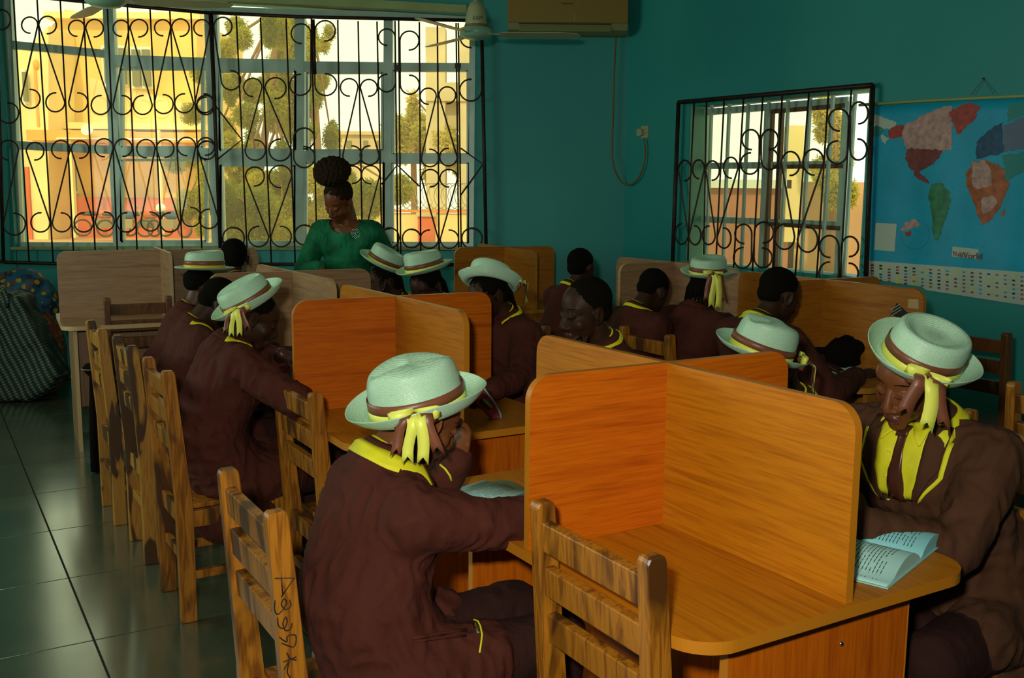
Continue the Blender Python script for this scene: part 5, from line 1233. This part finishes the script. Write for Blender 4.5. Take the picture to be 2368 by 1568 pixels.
# pocket welt on the front girl's blazer, zip tag and yellow cord
def on_coat(inf, u, v):
    d = ray(u, v).normalized(); h = inf['cb'].ray_cast(CAMP, d); return (h[0], h[1]) if h[0] is not None else (None, None)
def coat_line(root, inf, pxs, r, m, name, off=.003):
    pts = []
    for u, v in pxs:
        p, n_ = on_coat(inf, u, v)
        if p is not None: pts.append(p + n_ * off)
    if len(pts) > 2:
        bm = bmesh.new(); bm_tube(bm, pts, r, 5); child_of(mk(name, bm, MAT[m]), root)
coat_line(G1, g1i, [(952, 1476), (980, 1473), (1010, 1468), (1040, 1464), (1078, 1458)], .004, 'maroon_cloth', 'pocket_welt')
coat_line(G1, g1i, [(954, 1483), (990, 1480), (1030, 1476), (1078, 1470)], .003, 'maroon_cloth', 'pocket_welt')
coat_line(G1, g1i, [(1098, 1438), (1104, 1442), (1111, 1452), (1114, 1470), (1112, 1490), (1108, 1512)], .0022, 'yellow_cloth', 'yellow_cord', .006)
coat_line(G1, g1i, [(1096, 1445), (1100, 1455), (1104, 1466)], .004, 'silver', 'zip_tag', .006)
coat_line(G1, g1i, [(1020, 1075), (1032, 1085), (1040, 1098), (1043, 1110)], .003, 'yellow_cloth', 'yellow_cord', .004)
coat_line(GR, gri, [(2158, 1420), (2170, 1436), (2185, 1455), (2204, 1474)], .0035, 'yellow_cloth', 'yellow_piping')

# ================================================================== BOOKS, BAGS AND SMALL THINGS
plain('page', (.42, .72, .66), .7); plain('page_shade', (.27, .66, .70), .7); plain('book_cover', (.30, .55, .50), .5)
def book(label, c, rz, w=.15, h=.21, lines=26, fold=.018, tilt=0, heavy=True, cat='book'):
    b = thing('open_book', label, cat, c, R(rz), None)
    bm = bmesh.new(); bm_box(bm, (0, 0, .002), (2 * w + .01, h + .008, .003)); mk('cover', bm, MAT['book_cover'], b)
    for s in (-1, 1):
        bm = bmesh.new(); n = 10; g = []
        for i in range(n + 1):
            t = i / n; z = .005 + fold * math.sin(min(1, t * 1.2) * math.pi) ** .8 * (1 - .3 * t)
            g.append([bm.verts.new((s * w * t, y, zz)) for y, zz in ((-h / 2, z), (h / 2, z), (h / 2, .003), (-h / 2, .003))])
        for i in range(n):
            for k in range(4): f = bm.faces.new((g[i][k], g[i][(k + 1) % 4], g[i + 1][(k + 1) % 4], g[i + 1][k])); f.smooth = k == 0
        bm.faces.new(g[0]); bm.faces.new(g[-1][::-1])
        pg = mk('page_block', bm, MAT['page' if s < 0 else 'page_shade'], b)
        bm = bmesh.new(); rr_ = random.Random(int(c[0] * 100) + s)
        for k in range(lines):
            y = h / 2 - .03 - k * (h - .05) / lines; x0, x1 = .018, w - .015 - (rr_.random() * .04 if k % 4 == 3 else 0)
            m_ = 14
            for i in range(m_):
                if rr_.random() < .12: continue
                xa = x0 + (x1 - x0) * i / m_; xb = x0 + (x1 - x0) * (i + .8) / m_; zz = lambda x: .0058 + fold * math.sin(min(1, x / w * 1.2) * math.pi) ** .8 * (1 - .3 * x / w)
                bm.faces.new([bm.verts.new((s * x, yy, zz(x))) for x, yy in ((xa, y), (xb, y), (xb, y + .0015), (xa, y + .0015))])
        mk('printed_lines', bm, MAT['ink'], pg)['kind'] = 'stuff'
    return b
p = atz(1140, 1155, .758); book('open book with a black mark under the arm of the front girl', (p.x + .02, p.y - .02, .7555), 150 - 180 + 59 - 90 + 20, w=.155, h=.215)
p = atz(2030, 1262, .758); book('open book lying before the student with the brown tie', (p.x - .035, p.y - .005, .7555), 50, w=.20, h=.25, fold=.034)
p = H(643, 829, 3.75); book('small pale notebook under the fingers of the girl at the second desk', (p.x, p.y, .7555), 55, w=.08, h=.12, lines=6, fold=.01, cat='notebook')
p = atz(1935, 852, .758); book('open notebook half under the black bag', (p.x, p.y, .7555), 40, w=.10, h=.15, lines=6, fold=.012, cat='notebook')
# pencil case propped open
plain('clear_blue', (.35, .60, .62), .3); plain('pink_plastic', (.45, .06, .12), .4, noise_s=60, noise_a=.5); plain('dark_print', (.03, .03, .05), .4)
c = atz(1150, 975, .757); pc = thing('pencil_case', 'pink and pale blue pencil case standing half open on the second desk', 'pencil case', (c.x - .01, c.y + .03, .756), R(30))
bm = bmesh.new(); bm_tube(bm, [(-.045, 0, .118), (-.03, 0, .098), (0, 0, .06), (.022, 0, .02), (.026, 0, .003)], .0035, 6); mk('rim', bm, MAT['clear_blue'], pc)
bm = bmesh.new(); bm_prism(bm, [(-.045, .112), (-.03, .095), (0, .056), (.022, .018), (.022, .004), (-.005, .004), (-.045, .05), (-.075, .09)], .03, Matrix(((1, 0, 0, 0), (0, 0, 1, .02), (0, 1, 0, 0), (0, 0, 0, 1)))); mk('pouch', bm, MAT['pink_plastic'], pc)
bm = bmesh.new(); bm_box(bm, (-.035, .003, .055), (.05, .006, .014), Euler((0, R(40), 0)).to_matrix()); mk('zip_panel', bm, MAT['dark_print'], pc)
for k, m_ in enumerate(('map_green', 'yellow_cloth', 'map_sea')):
    bm = bmesh.new(); bm_tube(bm, [(-.05 + .007 * k, -.001, .075), (-.02 + .007 * k, -.001, .045)], .0025, 6); mk('pencil', bm, MAT[m_], pc)
# black bag on the desk under the map
bm = bmesh.new(); c = atz(1945, 850, .76); c.z = .76
bm_ball(bm, c + V((.02, .02, .065)), (.11, .07, .07), Euler((0, R(-14), R(20))).to_matrix(), 3); bm_ball(bm, c + V((-.08, .03, .045)), (.06, .05, .04), sub=3); bm_ball(bm, c + V((.06, .0, .09)), (.06, .05, .045), sub=3); bm_ball(bm, c + V((0, .02, .03)), (.12, .07, .03), sub=3)
me = remesh(bm, .008, 4); wrinkle(me, .01, 14, 5); me.materials.append(MAT['shoe_black']); plain('black_cloth', (.006, .004, .004), .95, spec=.08, bmp=.3, bscale=60); me.materials[0] = MAT['black_cloth']
o = bpy.data.objects.new('black_bag', me); C.objects.link(o); tag(o, 'crumpled black cloth bag lying on the desk under the map', 'bag')
# bags on the floor at the left
def patt(name, build):
    m, nt, b = newmat(name); b.inputs['Roughness'].default_value = .7; build(nt, b); return m
def plaid(nt, b):
    co = coords(nt, (1, 1, 1), rot=(0, R(24), 0)); w1 = N(nt, 'ShaderNodeTexWave', wave_type='BANDS', bands_direction='X'); w1.inputs['Scale'].default_value = 7; nt.links.new(co, w1.inputs[0])
    w2 = N(nt, 'ShaderNodeTexWave', wave_type='BANDS', bands_direction='Z'); w2.inputs['Scale'].default_value = 16; nt.links.new(co, w2.inputs[0])
    r1 = ramp(nt, w1.outputs[0], [(.3, (.01, .03, .02)), (.45, (.05, .13, .10)), (.6, (.02, .05, .035)), (.85, (.16, .22, .15))]); r2 = ramp(nt, w2.outputs[0], [(.55, (.12, .14, .12)), (.8, (1, 1, 1))])
    mx = N(nt, 'ShaderNodeMix', data_type='RGBA', blend_type='MULTIPLY'); mx.inputs[0].default_value = .8; nt.links.new(r1.outputs[0], mx.inputs[6]); nt.links.new(r2.outputs[0], mx.inputs[7])
    nt.links.new(mx.outputs[2], b.inputs['Base Color'])
patt('plaid_weave', plaid)
def butterflies(nt, b):
    co = coords(nt); v = N(nt, 'ShaderNodeTexVoronoi'); v.inputs['Scale'].default_value = 17; nt.links.new(co, v.inputs[0])
    d = ramp(nt, v.outputs['Distance'], [(.33, (1, 1, 1)), (.36, (0, 0, 0))]); r = N(nt, 'ShaderNodeSeparateColor'); nt.links.new(v.outputs['Color'], r.inputs[0])
    cr = ramp(nt, r.outputs[0], [(.0, (.42, .30, .01)), (.45, (.42, .30, .01)), (.5, (.25, .035, .03)), (1, (.12, .02, .02))]); cr.color_ramp.interpolation = 'CONSTANT'
    n = N(nt, 'ShaderNodeTexNoise'); n.inputs['Scale'].default_value = 12; nt.links.new(co, n.inputs[0]); bl = ramp(nt, n.outputs[0], [(.45, (.01, .12, .20)), (.6, (.008, .03, .06))])
    mx = N(nt, 'ShaderNodeMix', data_type='RGBA'); nt.links.new(d.outputs[0], mx.inputs[0]); nt.links.new(bl.outputs[0], mx.inputs[6]); nt.links.new(cr.outputs[0], mx.inputs[7]); nt.links.new(mx.outputs[2], b.inputs['Base Color'])
patt('butterfly_print', butterflies)
def squares(nt, b):
    co = coords(nt); v = N(nt, 'ShaderNodeTexVoronoi', distance='CHEBYCHEV'); v.inputs['Scale'].default_value = 11; v.inputs['Randomness'].default_value = .25; nt.links.new(co, v.inputs[0])
    r = ramp(nt, v.outputs['Distance'], [(.0, (.01, .04, .03)), (.22, (.01, .04, .03)), (.25, (.30, .24, .02)), (.33, (.22, .035, .01)), (.6, (.12, .015, .008))]); nt.links.new(r.outputs[0], b.inputs['Base Color'])
patt('ankara_print', squares)
def bagmesh(name, label, blobs, mat, seed, amp=.02):
    bm = bmesh.new()
    for c_, r_, e_ in blobs: bm_ball(bm, V(c_), r_, Euler([R(q) for q in e_]).to_matrix(), 3)
    me = remesh(bm, .014, 5); wrinkle(me, amp, 6, seed); me.name = name; me.materials.append(MAT[mat]); g = thing(name, label, 'bag', blobs[0][0][:2] + (0,)); o = bpy.data.objects.new('sack', me); C.objects.link(o); child_of(o, g); return g
P = lambda u, v, d: tuple(aty(u, v, d))
OUT = [(-120, 735), (-40, 690), (0, 676), (40, 690), (62, 742), (100, 812), (128, 868), (104, 905), (64, 928), (-60, 930), (-120, 925)]
b1_ = thing('market_bag', 'dark green and white checked plastic market bag leaning at the left edge', 'bag', atz(20, 930, 0))
bm = bmesh.new(); A_ = [bm.verts.new(aty(u, v, 7.05) + V((0, .02, 0))) for u, v in OUT]; B_ = [bm.verts.new(aty(u, v, 7.05) + V((0, .26, 0))) for u, v in OUT]
bm.faces.new(A_); bm.faces.new(B_[::-1])
for i in range(len(OUT)): bm.faces.new((A_[i], B_[i], B_[(i + 1) % len(OUT)], A_[(i + 1) % len(OUT)]))
bmesh.ops.recalc_face_normals(bm, faces=bm.faces)
me = remesh(bm, .016, 9); wrinkle(me, .02, 5, 2); me.materials.append(MAT['plaid_weave']); o = bpy.data.objects.new('sack', me); C.objects.link(o); child_of(o, b1_)
bm = bmesh.new(); bm_tube(bm, spline([aty(-25, 705, 7.1), aty(-15, 672, 7.08), aty(2, 664, 7.06), aty(16, 688, 7.05), aty(14, 712, 7.05)]), .014, 7); child_of(mk('handle', bm, MAT['plaid_weave']), b1_)
bagmesh('cloth_bundle', 'blue cloth sack printed with yellow and red butterflies behind the checked bag', [(P(58, 705, 7.62), (.25, .19, .28), (0, -25, 0)), (P(20, 690, 7.62), (.25, .19, .20), (0, 0, 0)), (P(92, 780, 7.58), (.13, .15, .26), (0, -10, 0)), (P(60, 840, 7.62), (.24, .18, .28), (0, 0, 0))], 'butterfly_print', 4, .02)
bagmesh('cloth_bundle', 'red patterned wax print sack between the blue sack and the far left desk', [(P(116, 800, 7.45), (.09, .12, .26), (0, -6, 0)), (P(100, 855, 7.4), (.14, .12, .19), (0, 0, 0)), (P(128, 850, 7.42), (.07, .1, .17), (0, 0, 0))], 'ankara_print', 6, .012)
c = atz(207, 912, 0); g = bagmesh('cloth_bundle', 'small patterned bundle on the floor under the far left desk', [((c.x, c.y + .1, .07), (.15, .10, .075), (0, 0, 0)), ((c.x + .08, c.y + .08, .06), (.10, .08, .06), (0, 0, 0))], 'ankara_print', 8, .01)
# dark bowl-like object of unclear use, its stem drawn to the floor, black shoe bag under the front chairs
c = H(212, 853, 5.3); cn = thing('dark_bowl_object', 'slim black object with a round bowl-like top, upright behind the mottled chair', 'bag', (c.x, c.y, 0))
bm = bmesh.new(); bm_lathe(bm, [(0, .03), (.03, .028), (.048, .008), (.05, 0), (.03, -.02), (.014, -.04), (.018, -.12), (.028, -.3), (.032, -c.z + .01), (0, -c.z)], 20, Matrix.Translation((0, 0, c.z))); mk('object_body', bm, MAT['black_cloth'], cn)
bm = bmesh.new(); bm_tube(bm, [(.05 * math.cos(a * .4), .05 * math.sin(a * .4), .002 + c.z) for a in range(16)], .002, 5, closed=True); mk('object_rim', bm, MAT['ivory_plastic'], cn)
bm = bmesh.new(); c = atz(735, 1350, .1); c.z = 0
bm_ball(bm, (c.x, c.y, .14), (.075, .07, .13), sub=3); bm_ball(bm, (c.x + .05, c.y + .02, .07), (.09, .08, .07), sub=3)
me = remesh(bm, .009, 3); wrinkle(me, .012, 22, 3); plain('black_plastic', (.01, .025, .02), .25); me.materials.append(MAT['black_plastic'])
o = bpy.data.objects.new('plastic_bag', me); C.objects.link(o); tag(o, 'shiny black plastic bag on the floor between the front left chairs', 'bag')
# khaki satchel on the right-edge chair
bm = bmesh.new(); q = ch8.location; bm_ball(bm, (q.x + .19, q.y + .08, .55), (.15, .11, .13), sub=3); bm_ball(bm, (q.x + .19, q.y + .08, .47), (.16, .12, .045), sub=3)
me = remesh(bm, .012, 4); wrinkle(me, .012, 8, 2); me.materials.append(MAT['khaki']); o = bpy.data.objects.new('satchel', me); C.objects.link(o); tag(o, 'khaki cloth satchel resting on the chair at the right edge', 'bag')
